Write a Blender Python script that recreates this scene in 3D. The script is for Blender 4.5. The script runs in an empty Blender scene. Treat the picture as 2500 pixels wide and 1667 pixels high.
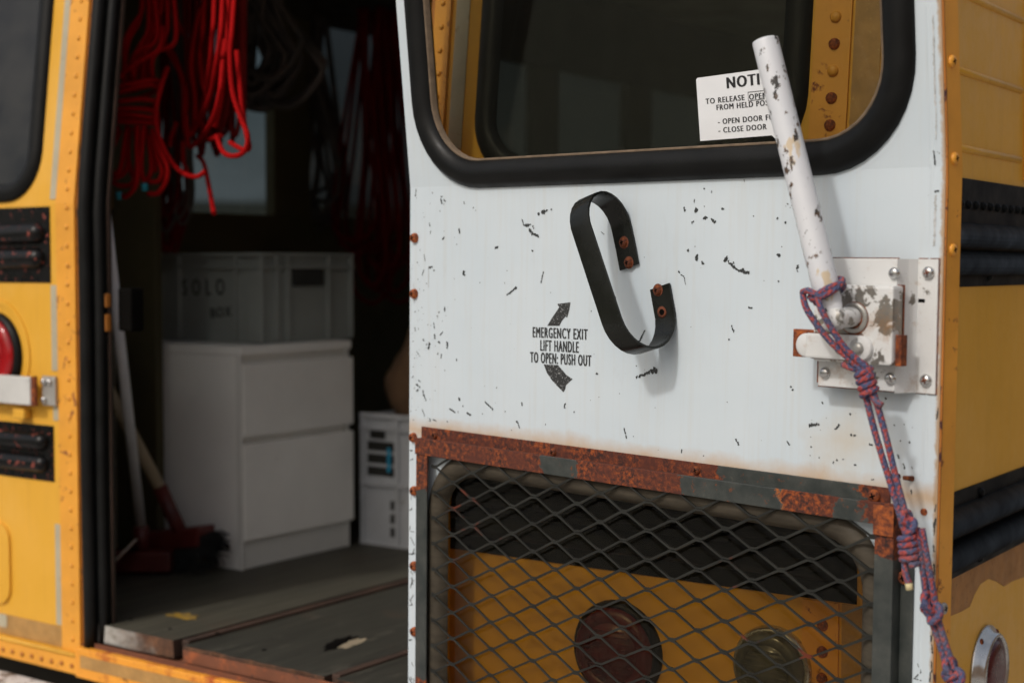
import bpy, bmesh, math, random
from mathutils import Vector, Matrix
R = math.radians
random.seed(7)
sc = bpy.context.scene
col = sc.collection

# ------------------------------------------------------------------ camera
cam_d = bpy.data.cameras.new('camera'); cam = bpy.data.objects.new('camera', cam_d); col.objects.link(cam)
cam.location = (2.0, -1.97, 1.64)
cam.rotation_euler = (R(90 - 2.83), 0, R(35.4))
cam_d.sensor_width = 36; cam_d.lens = 51.84; cam_d.clip_start = .05; cam_d.clip_end = 6000
cam_d.dof.use_dof = True; cam_d.dof.focus_distance = 2.08; cam_d.dof.aperture_fstop = 3.2
sc.camera = cam

# ------------------------------------------------------------------ world, sun, exposure
SUN_AZ, SUN_EL = R(7), R(42)          # azimuth measured from -Y towards -X
sdir = Vector((-math.sin(SUN_AZ) * math.cos(SUN_EL), -math.cos(SUN_AZ) * math.cos(SUN_EL), math.sin(SUN_EL)))
w = bpy.data.worlds.new('World'); sc.world = w; w.use_nodes = True
nt = w.node_tree; nt.nodes.clear()
out = nt.nodes.new('ShaderNodeOutputWorld'); bg = nt.nodes.new('ShaderNodeBackground')
sky = nt.nodes.new('ShaderNodeTexSky'); sky.sky_type = 'NISHITA'; sky.sun_disc = False
sky.sun_elevation = SUN_EL; sky.sun_rotation = math.atan2(sdir.x, sdir.y)
sky.air_density = 1.0; sky.dust_density = 7.0; sky.ozone_density = 1.0
tc = nt.nodes.new('ShaderNodeTexCoord'); mp = nt.nodes.new('ShaderNodeMapping'); mp.inputs['Scale'].default_value = (1, 1, 2.2)
nz = nt.nodes.new('ShaderNodeTexNoise'); nz.inputs['Scale'].default_value = 2.6; nz.inputs['Detail'].default_value = 7; nz.inputs['Roughness'].default_value = .6
cr = nt.nodes.new('ShaderNodeValToRGB'); cr.color_ramp.elements[0].position = .34; cr.color_ramp.elements[1].position = .66; cr.color_ramp.elements[1].color = (.6, .6, .6, 1)
mx = nt.nodes.new('ShaderNodeMix'); mx.data_type = 'RGBA'
cl = nt.nodes.new('ShaderNodeValToRGB')
cl.color_ramp.elements[0].color = (4.2, 4.4, 4.6, 1); cl.color_ramp.elements[1].color = (9.6, 9.85, 10.1, 1)
nz2 = nt.nodes.new('ShaderNodeTexNoise'); nz2.inputs['Scale'].default_value = 3.7; nz2.inputs['Detail'].default_value = 6
L = nt.links.new
L(tc.outputs['Generated'], mp.inputs['Vector']); L(mp.outputs['Vector'], nz.inputs['Vector']); L(mp.outputs['Vector'], nz2.inputs['Vector'])
L(nz.outputs['Fac'], cr.inputs['Fac']); L(nz2.outputs['Fac'], cl.inputs['Fac'])
L(cr.outputs['Color'], mx.inputs['Factor']); L(sky.outputs['Color'], mx.inputs['A']); L(cl.outputs['Color'], mx.inputs['B'])
L(mx.outputs['Result'], bg.inputs['Color']); bg.inputs['Strength'].default_value = .105
L(bg.outputs['Background'], out.inputs['Surface'])
sun_d = bpy.data.lights.new('sun', 'SUN'); sun = bpy.data.objects.new('sun', sun_d); col.objects.link(sun)
sun_d.energy = 1.25; sun_d.angle = R(4.0); sun_d.color = (1.0, .98, .955)
sun.rotation_euler = sdir.to_track_quat('Z', 'Y').to_euler()
sc.view_settings.view_transform = 'Standard'; sc.view_settings.look = 'None'
sc.view_settings.exposure = 0.0; sc.view_settings.gamma = 1.0; sc.view_settings.use_curve_mapping = False
sc.cycles.use_denoising = True
sc.cycles.max_bounces = 8; sc.cycles.transparent_max_bounces = 16

# ------------------------------------------------------------------ materials
class NG:
    def __init__(s, m):
        s.t = m.node_tree; s.n = s.t.nodes; s.l = s.t.links.new
        s.b = s.n['Principled BSDF']; s.tc = s.n.new('ShaderNodeTexCoord')
        s.co = s.tc.outputs['Object']
    def mapped(s, scale):
        m = s.n.new('ShaderNodeMapping'); m.inputs['Scale'].default_value = scale; s.l(s.co, m.inputs['Vector']); return m.outputs['Vector']
    def noise(s, scale, detail=4, rough=.55, vec=None, dist=0):
        n = s.n.new('ShaderNodeTexNoise'); n.inputs['Scale'].default_value = scale; n.inputs['Detail'].default_value = detail
        n.inputs['Roughness'].default_value = rough; n.inputs['Distortion'].default_value = dist
        s.l(vec or s.co, n.inputs['Vector']); return n.outputs['Fac']
    def ramp(s, fac, stops, interp='LINEAR'):
        r = s.n.new('ShaderNodeValToRGB'); r.color_ramp.interpolation = interp; e = r.color_ramp.elements
        while len(e) < len(stops): e.new(.5)
        for k, (p, c) in enumerate(stops):
            e[k].position = p; e[k].color = (c, c, c, 1) if not isinstance(c, tuple) else (*c, 1)
        s.l(fac, r.inputs['Fac']); return r.outputs['Color']
    def mix(s, fac, a, b):
        m = s.n.new('ShaderNodeMix'); m.data_type = 'RGBA'
        for v, k in ((fac, 'Factor'), (a, 'A'), (b, 'B')):
            if isinstance(v, tuple): m.inputs[k].default_value = (*v, 1)
            elif isinstance(v, (int, float)): m.inputs[k].default_value = v
            else: s.l(v, m.inputs[k])
        return m.outputs['Result']
    def math(s, op, a, b=0.):
        m = s.n.new('ShaderNodeMath'); m.operation = op
        for k, v in enumerate((a, b)):
            if isinstance(v, (int, float)): m.inputs[k].default_value = v
            else: s.l(v, m.inputs[k])
        return m.outputs[0]
    def sep(s, vec=None):
        m = s.n.new('ShaderNodeSeparateXYZ'); s.l(vec or s.co, m.inputs[0]); return m.outputs
    def bump(s, h, strength=.3, dist=.002):
        b = s.n.new('ShaderNodeBump'); b.inputs['Strength'].default_value = strength; b.inputs['Distance'].default_value = dist
        s.l(h, b.inputs['Height']); s.l(b.outputs['Normal'], s.b.inputs['Normal'])
    def set(s, k, v):
        if isinstance(v, tuple): s.b.inputs[k].default_value = (*v, 1)
        elif isinstance(v, (int, float)): s.b.inputs[k].default_value = v
        else: s.l(v, s.b.inputs[k])

def newmat(name):
    m = bpy.data.materials.new(name); m.use_nodes = True; return m, NG(m)

def simple(name, c, rough=.5, metal=0., var=.18, scale=9., bump=0., bscale=80., spec=.5, wear=(), rvar=.12, stretch=(1, 1, 1)):
    """base colour with tonal variation, optional wear layers (colour, noise scale, threshold, softness, roughness)"""
    m, g = newmat(name)
    v = g.mapped(stretch)
    n = g.noise(scale, 5, .6, v)
    lo = tuple(x * (1 - var) for x in c); hi = tuple(min(1, x * (1 + var)) for x in c)
    cc = g.ramp(n, [(.3, lo), (.7, hi)])
    rr = g.ramp(g.noise(scale * 1.7, 4, .6, v), [(.3, max(.02, rough - rvar)), (.7, min(1, rough + rvar))])
    for (wc, ws, th, so, wr) in wear:
        k = g.ramp(g.noise(ws, 8, .68, v, .3), [(th, 0.), (min(1, th + so), 1.)])
        cc = g.mix(k, cc, wc); rr = g.mix(k, rr, (wr, wr, wr))
    g.set('Base Color', cc); g.set('Roughness', rr); g.set('Metallic', metal); g.set('Specular IOR Level', spec)
    if bump: g.bump(g.noise(bscale, 5, .6), bump)
    return m

YEL = (.735, .385, .038)
RUST1, RUST2, RUST3 = (.17, .045, .014), (.055, .017, .011), (.36, .10, .018)
def rust_mat(name, scale=120., bright=1.):
    m, g = newmat(name)
    n = g.noise(scale, 7, .7); n2 = g.noise(scale * .16, 5, .6)
    a = g.ramp(n, [(.34, RUST2), (.47, RUST1), (.62, RUST3)])
    b = g.ramp(n2, [(.35, (.55, .45, .42)), (.6, (1.3 * bright, 1.2 * bright, 1.1 * bright))])
    mm = g.n.new('ShaderNodeMix'); mm.data_type = 'RGBA'; mm.blend_type = 'MULTIPLY'; mm.inputs['Factor'].default_value = 1
    g.l(a, mm.inputs['A']); g.l(b, mm.inputs['B'])
    g.set('Base Color', mm.outputs['Result']); g.set('Roughness', .85); g.bump(n, .5, .0015)
    return m

def yellow_paint(name, grime=.5):
    m, g = newmat(name)
    n = g.noise(3.5, 5, .6); fine = g.noise(42, 6, .7); streak = g.noise(9, 5, .6, g.mapped((6, 6, .5)))
    c = g.ramp(n, [(.3, (YEL[0] * .93, YEL[1] * .93, YEL[2] * .8)), (.7, (YEL[0] * 1.04, YEL[1] * 1.06, YEL[2] * 1.5))])
    c = g.mix(g.ramp(streak, [(.5, 0.), (.85, .45 * grime)]), c, (.42, .22, .06))
    c = g.mix(g.ramp(g.noise(2.2, 6, .7), [(.52, 0.), (.72, .30)]), c, (.80, .50, .16))
    c = g.mix(g.ramp(g.noise(150, 4, .6), [(.735, 0.), (.76, .8)]), c, (.13, .045, .02))
    g.set('Base Color', c); g.set('Roughness', g.ramp(fine, [(.3, .34), (.7, .52)])); g.set('Specular IOR Level', .28); g.bump(g.noise(4.5, 3, .5), .22, .006)
    return m

m_yellow = yellow_paint('yellow_bus_paint')
m_yellow_worn = simple('worn_yellow_paint', (.74, .33, .035), .5, wear=[((.20, .05, .02), 26, .60, .05, .8)], var=.12)
m_jamb = simple('rusty_yellow_edge', (.42, .15, .02), .6, wear=[((.06, .018, .02), 34, .56, .06, .85)])
m_sill = simple('rusted_sill_paint', (.80, .33, .03), .5, wear=[((.42, .09, .015), 14, .52, .12, .8), ((.09, .02, .012), 22, .60, .06, .9)], var=.15, bump=.2)
m_tread = simple('rusted_tread', (.16, .055, .025), .8, wear=[((.32, .09, .03), 30, .55, .12, .9), ((.05, .025, .02), 16, .58, .1, .8)], bump=.4)
m_rust = rust_mat('rust_metal')
m_rust_dark = rust_mat('dark_rusty_screw', 260., .55)
m_rust_bolt = rust_mat('rust_bolt_metal', 300., 1.5)
m_tape = simple('grey_reflective_tape', (.42, .38, .27), .45, var=.12, wear=[((.30, .22, .10), 40, .6, .1, .6)])
m_oldtape = simple('worn_amber_tape', (.40, .22, .065), .55, var=.2, scale=30, wear=[((.58, .42, .18), 260, .60, .08, .6), ((.16, .09, .04), 20, .66, .1, .7)])
m_primer = simple('bare_primer_patch', (.36, .17, .05), .7, var=.25, scale=22, wear=[((.10, .06, .035), 120, .62, .05, .8)])
m_black = simple('black_rail_paint', (.004, .005, .0055), .55, var=.3, spec=.12, wear=[((.05, .035, .03), 90, .72, .05, .7)])
m_black_worn = simple('chipped_black_rail_paint', (.004, .004, .004), .28, var=.3, spec=.25, wear=[((.30, .07, .05), 60, .60, .03, .7)])
m_rubber = simple('black_rubber', (.006, .0063, .0062), .46, var=.3, scale=14, spec=.18, wear=[((.022, .020, .016), 30, .64, .2, .8)], bump=.08)
m_rubber_dusty = simple('dusty_rubber', (.060, .050, .036), .7, var=.35, scale=20, spec=.2, stretch=(1, 4, 1), bump=.1)
m_rubber_rim = simple('dusty_brown_lip', (.14, .10, .065), .9, var=.3, scale=60)
m_white_metal = simple('grey_white_painted_steel', (.55, .55, .53), .45, var=.1, wear=[((.22, .19, .16), 20, .6, .06, .5)])
m_galv = simple('galvanised_steel', (.40, .39, .36), .45, .5, var=.2, wear=[((.20, .08, .03), 25, .66, .05, .9)])
m_chrome = simple('worn_chrome', (.55, .55, .54), .25, .9, var=.2, wear=[((.18, .12, .08), 30, .62, .1, .7)])
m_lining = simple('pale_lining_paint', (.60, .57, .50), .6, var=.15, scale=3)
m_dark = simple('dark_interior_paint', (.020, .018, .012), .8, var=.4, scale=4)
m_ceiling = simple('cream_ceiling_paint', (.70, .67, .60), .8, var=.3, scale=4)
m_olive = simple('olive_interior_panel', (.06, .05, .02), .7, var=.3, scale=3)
m_ochre = simple('ochre_interior_panel', (.36, .20, .06), .6, var=.25, scale=6)
m_ply = simple('dusty_plywood', (.23, .19, .12), .8, var=.25, scale=5, stretch=(5, 5, .6))
m_steel_hole = simple('dark_hole', (.004, .0035, .003), .9, spec=.05)
m_bumper = simple('chipped_bumper_paint', (.62, .63, .64), .5, var=.1, wear=[((.16, .12, .09), 18, .53, .05, .8)], bump=.4)
m_ground_gravel = None

def white_door():
    m, g = newmat('white_door_paint')
    base = g.ramp(g.noise(5, 5, .6), [(.3, (.542, .618, .668)), (.7, (.585, .652, .695))])
    xyz = g.sep()
    streak = g.noise(7, 5, .6, g.mapped((14, .6, 1)))
    c = g.mix(g.ramp(streak, [(.5, 0.), (.9, .35)]), base, (.50, .47, .40))
    # rusty weeping above the window guard and at the latch side, shapes broken by noise
    nn = g.noise(9, 6, .65)
    du = g.math('ABSOLUTE', g.math('SUBTRACT', xyz[0], .845)); dv = g.math('ABSOLUTE', g.math('SUBTRACT', xyz[1], .53))
    blob = g.math('ADD', g.math('MULTIPLY', du, 9.), g.math('MULTIPLY', dv, 9.))
    blob = g.math('SUBTRACT', g.math('MULTIPLY', nn, 1.6), blob)
    c = g.mix(g.ramp(blob, [(0., 0.), (.75, .5)]), c, (.52, .42, .28))
    edge = g.math('SUBTRACT', g.math('MULTIPLY', nn, .05), g.math('ABSOLUTE', g.math('SUBTRACT', xyz[1], .472)))
    c = g.mix(g.ramp(edge, [(0., 0.), (.025, .75)]), c, (.50, .30, .12))
    edge2 = g.math('SUBTRACT', g.math('MULTIPLY', g.noise(60, 5, .7), .012), g.math('SUBTRACT', .975, xyz[0]))
    c = g.mix(g.ramp(edge2, [(0., 0.), (.004, .9)]), c, (.40, .26, .14))
    speck = g.ramp(g.noise(230, 3, .5), [(.745, 0.), (.765, .75)])
    left = g.math('SUBTRACT', .06, xyz[0]); left = g.ramp(g.math('ADD', g.math('MULTIPLY', left, 6.), .35), [(.2, .25), (.65, 1.)])
    c = g.mix(g.math('MULTIPLY', speck, left), c, (.06, .065, .065))
    smear = g.ramp(g.noise(16, 6, .7, g.mapped((1, .25, 1)), 1.2), [(.63, 0.), (.75, .16)])
    c = g.mix(smear, c, (.40, .40, .40))
    g.set('Base Color', c); g.set('Roughness', g.ramp(g.noise(30, 5, .6), [(.3, .30), (.7, .5)]))
    g.bump(g.noise(3.5, 3, .5), .08, .01)
    return m
m_door = white_door()
m_chip = simple('bare_dark_primer_chip', (.03, .034, .034), .6, var=.5, scale=300)
m_scuff = simple('grey_scuff', (.48, .49, .49), .6, var=.4, scale=90)

def latch_paint(name, th, dark=(.20, .19, .17), extra=True):
    m, g = newmat(name)
    base = g.ramp(g.noise(12, 5, .6), [(.3, (.60, .61, .60)), (.7, (.68, .69, .69))])
    k = g.ramp(g.noise(26, 8, .66, None, .4), [(th, 0.), (th + .012, 1.)])
    c = g.mix(k, base, g.ramp(g.noise(80, 5, .6), [(.3, dark), (.7, tuple(x * 1.5 for x in dark))]))
    rim = g.ramp(g.noise(20, 7, .72), [(.54, 0.), (.72, .75)])
    if extra: c = g.mix(rim, c, (.33, .17, .06))
    c = g.mix(g.ramp(g.noise(190, 4, .6), [(.70, 0.), (.72, .85)]), c, (.05, .045, .045))
    g.set('Base Color', c); g.set('Roughness', g.mix(k, (.42,) * 3, (.38,) * 3)); g.set('Metallic', g.ramp(k, [(0., 0.), (1., .55)]))
    g.bump(g.math('MULTIPLY', k, -1.), .25, .0006)
    return m
m_latch = latch_paint('chipped_white_latch_paint', .515)
m_latch_clean = latch_paint('lightly_chipped_white_paint', .655)

def lever_mat():
    m, g = newmat('chipped_lever_paint')
    base = g.ramp(g.noise(10, 5, .6), [(.3, (.60, .625, .66)), (.7, (.67, .685, .71))])
    k = g.ramp(g.noise(18, 6, .6, g.mapped((1.6, .7, 1.6))), [(.60, 0.), (.635, .8)])
    c = g.mix(k, base, (.56, .43, .25))
    k2 = g.ramp(g.noise(48, 8, .7, g.mapped((1.3, .8, 1.3))), [(.585, 0.), (.60, 1.)])
    c = g.mix(k2, c, g.ramp(g.noise(100, 3), [(.4, (.03, .028, .025)), (.7, (.16, .09, .05))]))
    g.set('Base Color', c); g.set('Roughness', .42); g.bump(g.math('MULTIPLY', k2, -1.), .3, .0006)
    return m
m_lever = lever_mat()

def guard_mat(name, spans):
    """old green-black paint left in patches on a rusted angle iron; spans of u that keep paint"""
    m, g = newmat(name)
    n = g.noise(130, 7, .7); n2 = g.noise(22, 5, .6)
    rust = g.ramp(n, [(.40, (.022, .009, .008)), (.48, (.085, .022, .010)), (.56, (.21, .045, .010)), (.70, (.42, .105, .014))])
    rust = g.mix(g.ramp(n2, [(.40, 0.), (.62, .80)]), rust, (.085, .020, .010))
    paint = g.ramp(g.noise(34, 6, .65), [(.35, (.022, .028, .026)), (.6, (.045, .05, .045)), (.75, (.13, .12, .095))])
    xyz = g.sep(); u = g.math('ADD', xyz[0], g.math('MULTIPLY', g.math('SUBTRACT', g.noise(30, 9, .75), .5), .085))
    u = g.math('ADD', u, g.math('MULTIPLY', xyz[1], .25))
    stops = [(0., 0.)]
    for a, b in spans: stops += [(a + .11, 1.), (b + .11, 0.)]
    k = g.ramp(u, stops, 'CONSTANT')
    wide = [(0., 0.)]
    for a, b in spans: wide += [(a + .11 - .0014, 1.), (b + .11 + .0014, 0.)]
    rim = g.math('SUBTRACT', g.ramp(u, wide, 'CONSTANT'), k)
    rust = g.mix(rim, rust, (.30, .09, .02))
    paint = g.mix(g.ramp(g.noise(75, 7, .72), [(.60, 0.), (.66, .9)]), paint, (.15, .045, .014))
    g.set('Base Color', g.mix(k, rust, paint)); g.set('Roughness', g.mix(k, (.88,) * 3, (.48,) * 3))
    g.bump(g.math('ADD', g.math('MULTIPLY', n, .5), g.math('MULTIPLY', k, .6)), .45, .0012)
    return m
m_guard_top = guard_mat('rusted_guard_angle', [(.335, .395), (.60, .765), (.845, .895)])
m_guard_flange = guard_mat('rusted_guard_flange', [(.655, .875)])
def guard_side(name, vtop):
    m, g = newmat(name)
    n = g.noise(130, 7, .7)
    rust = g.ramp(n, [(.40, (.025, .010, .008)), (.50, (.11, .026, .010)), (.66, (.30, .070, .012))])
    paint = g.ramp(g.noise(26, 6, .65), [(.35, (.020, .026, .025)), (.65, (.05, .055, .05)), (.8, (.12, .11, .09))])
    v = g.math('ADD', g.sep()[1], g.math('MULTIPLY', g.math('SUBTRACT', g.noise(55, 6, .7), .5), .05))
    k = g.ramp(v, [(0., 0.), (.06, 1.), (vtop, 0.)], 'CONSTANT')
    g.set('Base Color', g.mix(k, rust, paint)); g.set('Roughness', g.mix(k, (.88,) * 3, (.45,) * 3)); g.bump(n, .35, .001)
    return m
m_guard_left = guard_side('rusted_guard_bar_narrow', .375)
m_guard_right = guard_side('rusted_guard_bar_wide', .392)
m_mesh = simple('dull_mesh_paint', (.021, .022, .019), .5, var=.35, scale=25, spec=.35, wear=[((.15, .03, .012), 9, .61, .05, .9), ((.08, .07, .05), 60, .66, .1, .7)], bump=.2, bscale=200)
m_handle = simple('black_strap_paint', (.009, .0098, .008), .26, var=.3, scale=14, spec=.3, wear=[((.10, .045, .02), 30, .70, .12, .8)], bump=.05)
m_handle_halo = simple('rust_halo', (.13, .035, .014), .9, var=.5, scale=220)

def glass(name, tint, refl=1.0, rough=.0, dust_sheen=.002, f0=.019):
    m = bpy.data.materials.new(name); m.use_nodes = True; t = m.node_tree; t.nodes.clear()
    o = t.nodes.new('ShaderNodeOutputMaterial'); a = t.nodes.new('ShaderNodeBsdfTransparent'); b = t.nodes.new('ShaderNodeBsdfGlossy')
    a.inputs['Color'].default_value = (*tint, 1); b.inputs['Roughness'].default_value = rough; b.inputs['Color'].default_value = (refl, refl, refl, 1)
    lw = t.nodes.new('ShaderNodeLayerWeight'); lw.inputs['Blend'].default_value = .5       # Schlick reflectance, the same from both faces
    pw = t.nodes.new('ShaderNodeMath'); pw.operation = 'POWER'; pw.inputs[1].default_value = 5; t.links.new(lw.outputs['Facing'], pw.inputs[0])
    f = t.nodes.new('ShaderNodeMath'); f.operation = 'MULTIPLY_ADD'; f.inputs[1].default_value = .96; f.inputs[2].default_value = f0; t.links.new(pw.outputs[0], f.inputs[0])
    x = t.nodes.new('ShaderNodeMixShader'); t.links.new(f.outputs[0], x.inputs[0]); t.links.new(a.outputs[0], x.inputs[1]); t.links.new(b.outputs[0], x.inputs[2])
    # thin film of dust
    d = t.nodes.new('ShaderNodeBsdfDiffuse'); d.inputs['Color'].default_value = (.30, .28, .24, 1)
    n = t.nodes.new('ShaderNodeTexNoise'); n.inputs['Scale'].default_value = 5; n.inputs['Detail'].default_value = 6
    tcn = t.nodes.new('ShaderNodeTexCoord'); t.links.new(tcn.outputs['Object'], n.inputs['Vector'])
    r = t.nodes.new('ShaderNodeValToRGB'); r.color_ramp.elements[0].position = .35; r.color_ramp.elements[0].color = (.001, .001, .001, 1)
    r.color_ramp.elements[1].position = .75; r.color_ramp.elements[1].color = (dust_sheen, dust_sheen, dust_sheen, 1); t.links.new(n.outputs['Fac'], r.inputs['Fac'])
    y = t.nodes.new('ShaderNodeMixShader'); t.links.new(r.outputs[0], y.inputs[0]); t.links.new(x.outputs[0], y.inputs[1]); t.links.new(d.outputs[0], y.inputs[2])
    t.links.new(y.outputs[0], o.inputs['Surface']); return m
m_glass = glass('window_glass', (.88, .90, .88))
m_glass_door = glass('smoked_door_glass', (.725, .725, .675), dust_sheen=.0012, f0=.014)
m_glass_dusty = glass('dusty_lower_glass', (.71, .67, .56), dust_sheen=.0008, f0=.012)
m_glass_dark = glass('tinted_rear_glass', (.22, .23, .23))
m_glass_side = glass('grimy_side_glass', (.42, .46, .47), dust_sheen=.006)
m_glass_sheen = glass('cloud_sheen_rear_glass', (.22, .23, .23), dust_sheen=.16, f0=.05)  # grey diffuse film stands in for clouds mirrored in the left rear pane
m_red_lens = simple('red_lens_plastic', (.30, .006, .009), .12, var=.3, scale=20)
m_red_lens_dark = simple('dirty_red_lens_plastic', (.075, .004, .005), .3, var=.4, scale=20)
m_clear_lens = simple('dirty_clear_lens', (.09, .09, .075), .18, var=.4, scale=30, wear=[((.02, .02, .015), 9, .50, .12, .3)])

def lettering_mat(name, fade):
    m, g = newmat(name)
    k = g.ramp(g.noise(330, 6, .75), [(fade, 0.), (fade + .10, .9)])
    g.set('Base Color', g.mix(k, (.022, .023, .023), (.62, .64, .65))); g.set('Roughness', .55); return m
m_print = lettering_mat('stencil_print', .62)
m_print_faded = lettering_mat('faded_stencil_print', .56)
m_sticker = simple('white_sticker', (.74, .76, .78), .35, var=.05, wear=[((.45, .45, .46), 30, .70, .05, .5)])
m_ink = simple('black_ink', (.012, .012, .013), .5)
m_marker = simple('black_marker', (.02, .022, .02), .6)

def cord_mat():
    m, g = newmat('blue_red_braid')
    uv = g.tc.outputs['UV']
    mp = g.n.new('ShaderNodeMapping'); mp.inputs['Scale'].default_value = (8, 340, 1); g.l(uv, mp.inputs['Vector'])
    # woven herringbone
    x = g.sep(mp.outputs['Vector'])
    tri = g.math('PINGPONG', x[0], 1.); ph = g.math('ADD', x[1], g.math('MULTIPLY', tri, 1.3))
    weave = g.math('PINGPONG', ph, 1.)
    cell = g.n.new('ShaderNodeCombineXYZ'); g.l(g.math('FLOOR', x[0]), cell.inputs[0]); g.l(g.math('FLOOR', g.math('MULTIPLY', ph, .5)), cell.inputs[1])
    wn = g.n.new('ShaderNodeTexWhiteNoise'); wn.noise_dimensions = '2D'; g.l(cell.outputs[0], wn.inputs['Vector'])
    mp2 = g.n.new('ShaderNodeMapping'); mp2.inputs['Scale'].default_value = (4.0, 150, 1); mp2.inputs['Rotation'].default_value = (0, 0, .35); g.l(uv, mp2.inputs['Vector'])
    fleck = g.noise(1., 2, .5, mp2.outputs['Vector'])
    fl = g.math('ADD', g.math('MULTIPLY', wn.outputs['Value'], .22), fleck)
    k = g.ramp(fl, [(.60, 0.), (.66, 1.)])
    c = g.mix(k, (.070, .080, .165), (.36, .060, .055))
    c = g.mix(g.ramp(weave, [(0., .55), (.35, 0.)]), c, (.02, .02, .035))
    c = g.mix(g.ramp(g.noise(25, 5, .6), [(.45, 0.), (.75, .45)]), c, (.17, .14, .14))
    g.set('Base Color', c); g.set('Roughness', .85); g.bump(weave, .7, .0012); return m
m_cord = cord_mat()
def rope_mat(name, a, b):
    m, g = newmat(name)
    mp = g.n.new('ShaderNodeMapping'); mp.inputs['Scale'].default_value = (6, 160, 1); g.l(g.tc.outputs['UV'], mp.inputs['Vector'])
    x = g.sep(mp.outputs['Vector']); tw = g.math('PINGPONG', g.math('ADD', x[1], x[0]), 1.)
    c = g.ramp(g.noise(9, 4, .6), [(.35, a), (.65, b)])
    g.set('Base Color', g.mix(g.ramp(tw, [(0., .5), (.5, 0.)]), c, tuple(v * .35 for v in a))); g.set('Roughness', .85); g.set('Specular IOR Level', .04); g.bump(tw, .5, .001); return m
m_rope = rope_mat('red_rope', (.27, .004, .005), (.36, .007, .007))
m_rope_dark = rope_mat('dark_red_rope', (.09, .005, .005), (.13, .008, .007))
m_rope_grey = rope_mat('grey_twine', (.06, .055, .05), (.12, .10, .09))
m_teal = simple('teal_tag', (.01, .22, .28), .5)
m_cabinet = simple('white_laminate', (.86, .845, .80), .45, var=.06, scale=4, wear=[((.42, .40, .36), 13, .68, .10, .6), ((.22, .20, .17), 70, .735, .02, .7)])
m_cab_edge = simple('laminate_edge', (.70, .69, .65), .5, var=.04)
m_bin = simple('grey_plastic', (.26, .28, .26), .45, var=.1, scale=6)
m_crate = simple('pale_grey_plastic', (.52, .54, .56), .45, var=.08, wear=[((.30, .29, .26), 9, .62, .12, .6)])
m_crate_in = simple('dim_crate_inside', (.04, .04, .036), .9, spec=.1)
m_sack = simple('brown_canvas', (.20, .115, .06), .85, var=.3, scale=7, bump=.2, bscale=40)
m_handle_wood = simple('bare_wood_pole', (.36, .29, .19), .6, var=.2, scale=10, stretch=(4, 4, .5))
m_handle_white = simple('white_painted_pole', (.74, .76, .80), .4, var=.06)
m_broom_red = simple('red_plastic', (.10, .013, .010), .5, var=.4)
m_bristle = simple('black_bristle', (.012, .012, .012), .8, var=.4)
m_blue_tag = simple('blue_tape', (.02, .30, .50), .5)
m_seat = simple('orange_brown_vinyl', (.20, .06, .02), .5, var=.2)

def plank_mat(name, c, sc_=6., worn=.66):
    m, g = newmat(name)
    grain = g.noise(sc_, 6, .65, g.mapped((9, .55, 9)), .4); fine = g.noise(60, 5, .7, g.mapped((5, .4, 5)))
    cc = g.ramp(grain, [(.3, tuple(x * .6 for x in c)), (.7, tuple(x * 1.35 for x in c))])
    cc = g.mix(g.ramp(fine, [(.62, 0.), (.8, .5)]), cc, (.11, .10, .075))
    cc = g.mix(g.ramp(g.noise(7, 6, .65), [(worn - .10, 0.), (worn + .06, .6)]), cc, (.075, .050, .032))
    cc = g.mix(g.ramp(g.noise(19, 7, .72, g.mapped((1.5, .5, 1.5))), [(.58, 0.), (.70, .45)]), cc, (.125, .115, .09))
    cc = g.mix(g.ramp(g.noise(240, 3, .6), [(.66, 0.), (.72, .6)]), cc, (.15, .13, .10))
    g.set('Base Color', cc); g.set('Roughness', .62); g.bump(grain, .35, .003); return m
m_plank = plank_mat('weathered_grey_plank', (.034, .033, .025))
m_plank2 = plank_mat('painted_grey_plank', (.060, .056, .040))
def board_edge():
    m, g = newmat('worn_board_edge')
    n = g.noise(14, 7, .7, g.mapped((1, 3, 3)))
    pale = g.ramp(n, [(.32, (.16, .14, .11)), (.5, (.34, .33, .30)), (.7, (.46, .46, .44))])
    brown = g.ramp(g.noise(26, 7, .7), [(.35, (.030, .015, .010)), (.55, (.10, .045, .022)), (.72, (.22, .10, .045))])
    x = g.math('ADD', g.sep()[0], g.math('MULTIPLY', g.math('SUBTRACT', g.noise(9, 6, .7), .5), .30))
    k = g.ramp(g.math('MULTIPLY', g.math('ADD', x, .62), 2.), [(.40, 0.), (.62, 1.)])
    g.set('Base Color', g.mix(k, pale, brown)); g.set('Roughness', .8); g.bump(n, .6, .003); return m
m_plank_edge = board_edge()
m_redwood = simple('reddish_board_edge', (.055, .030, .020), .8, var=.3, scale=14)
m_yellow_mark = simple('yellow_floor_paint', (.30, .18, .02), .7, var=.3, scale=30, wear=[((.10, .10, .08), 24, .54, .15, .7)])
m_tanwood = simple('raw_tan_wood', (.30, .25, .17), .8, var=.2, scale=30)

# ------------------------------------------------------------------ mesh helpers
def link(o, parent=None):
    col.objects.link(o)
    if parent is not None: o.parent = parent
    return o

def obj(name, bm, mat, parent=None, smooth=False, angle=None):
    me = bpy.data.meshes.new(name)
    bmesh.ops.recalc_face_normals(bm, faces=bm.faces[:])
    bm.to_mesh(me); bm.free()
    for m in (mat if isinstance(mat, (list, tuple)) else [mat]): me.materials.append(m)
    if smooth:
        for p in me.polygons: p.use_smooth = True
    o = bpy.data.objects.new(name, me); link(o, parent)
    if angle is not None:
        try: me.set_sharp_from_angle(angle=R(angle))
        except Exception: pass
    return o

def copy(o, parent=None, loc=None, rot=None, scale=None):
    c = o.copy(); col.objects.link(c); c.parent = parent if parent is not None else o.parent
    if loc is not None: c.location = loc
    if rot is not None: c.rotation_euler = rot
    if scale is not None: c.scale = scale
    return c

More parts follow.
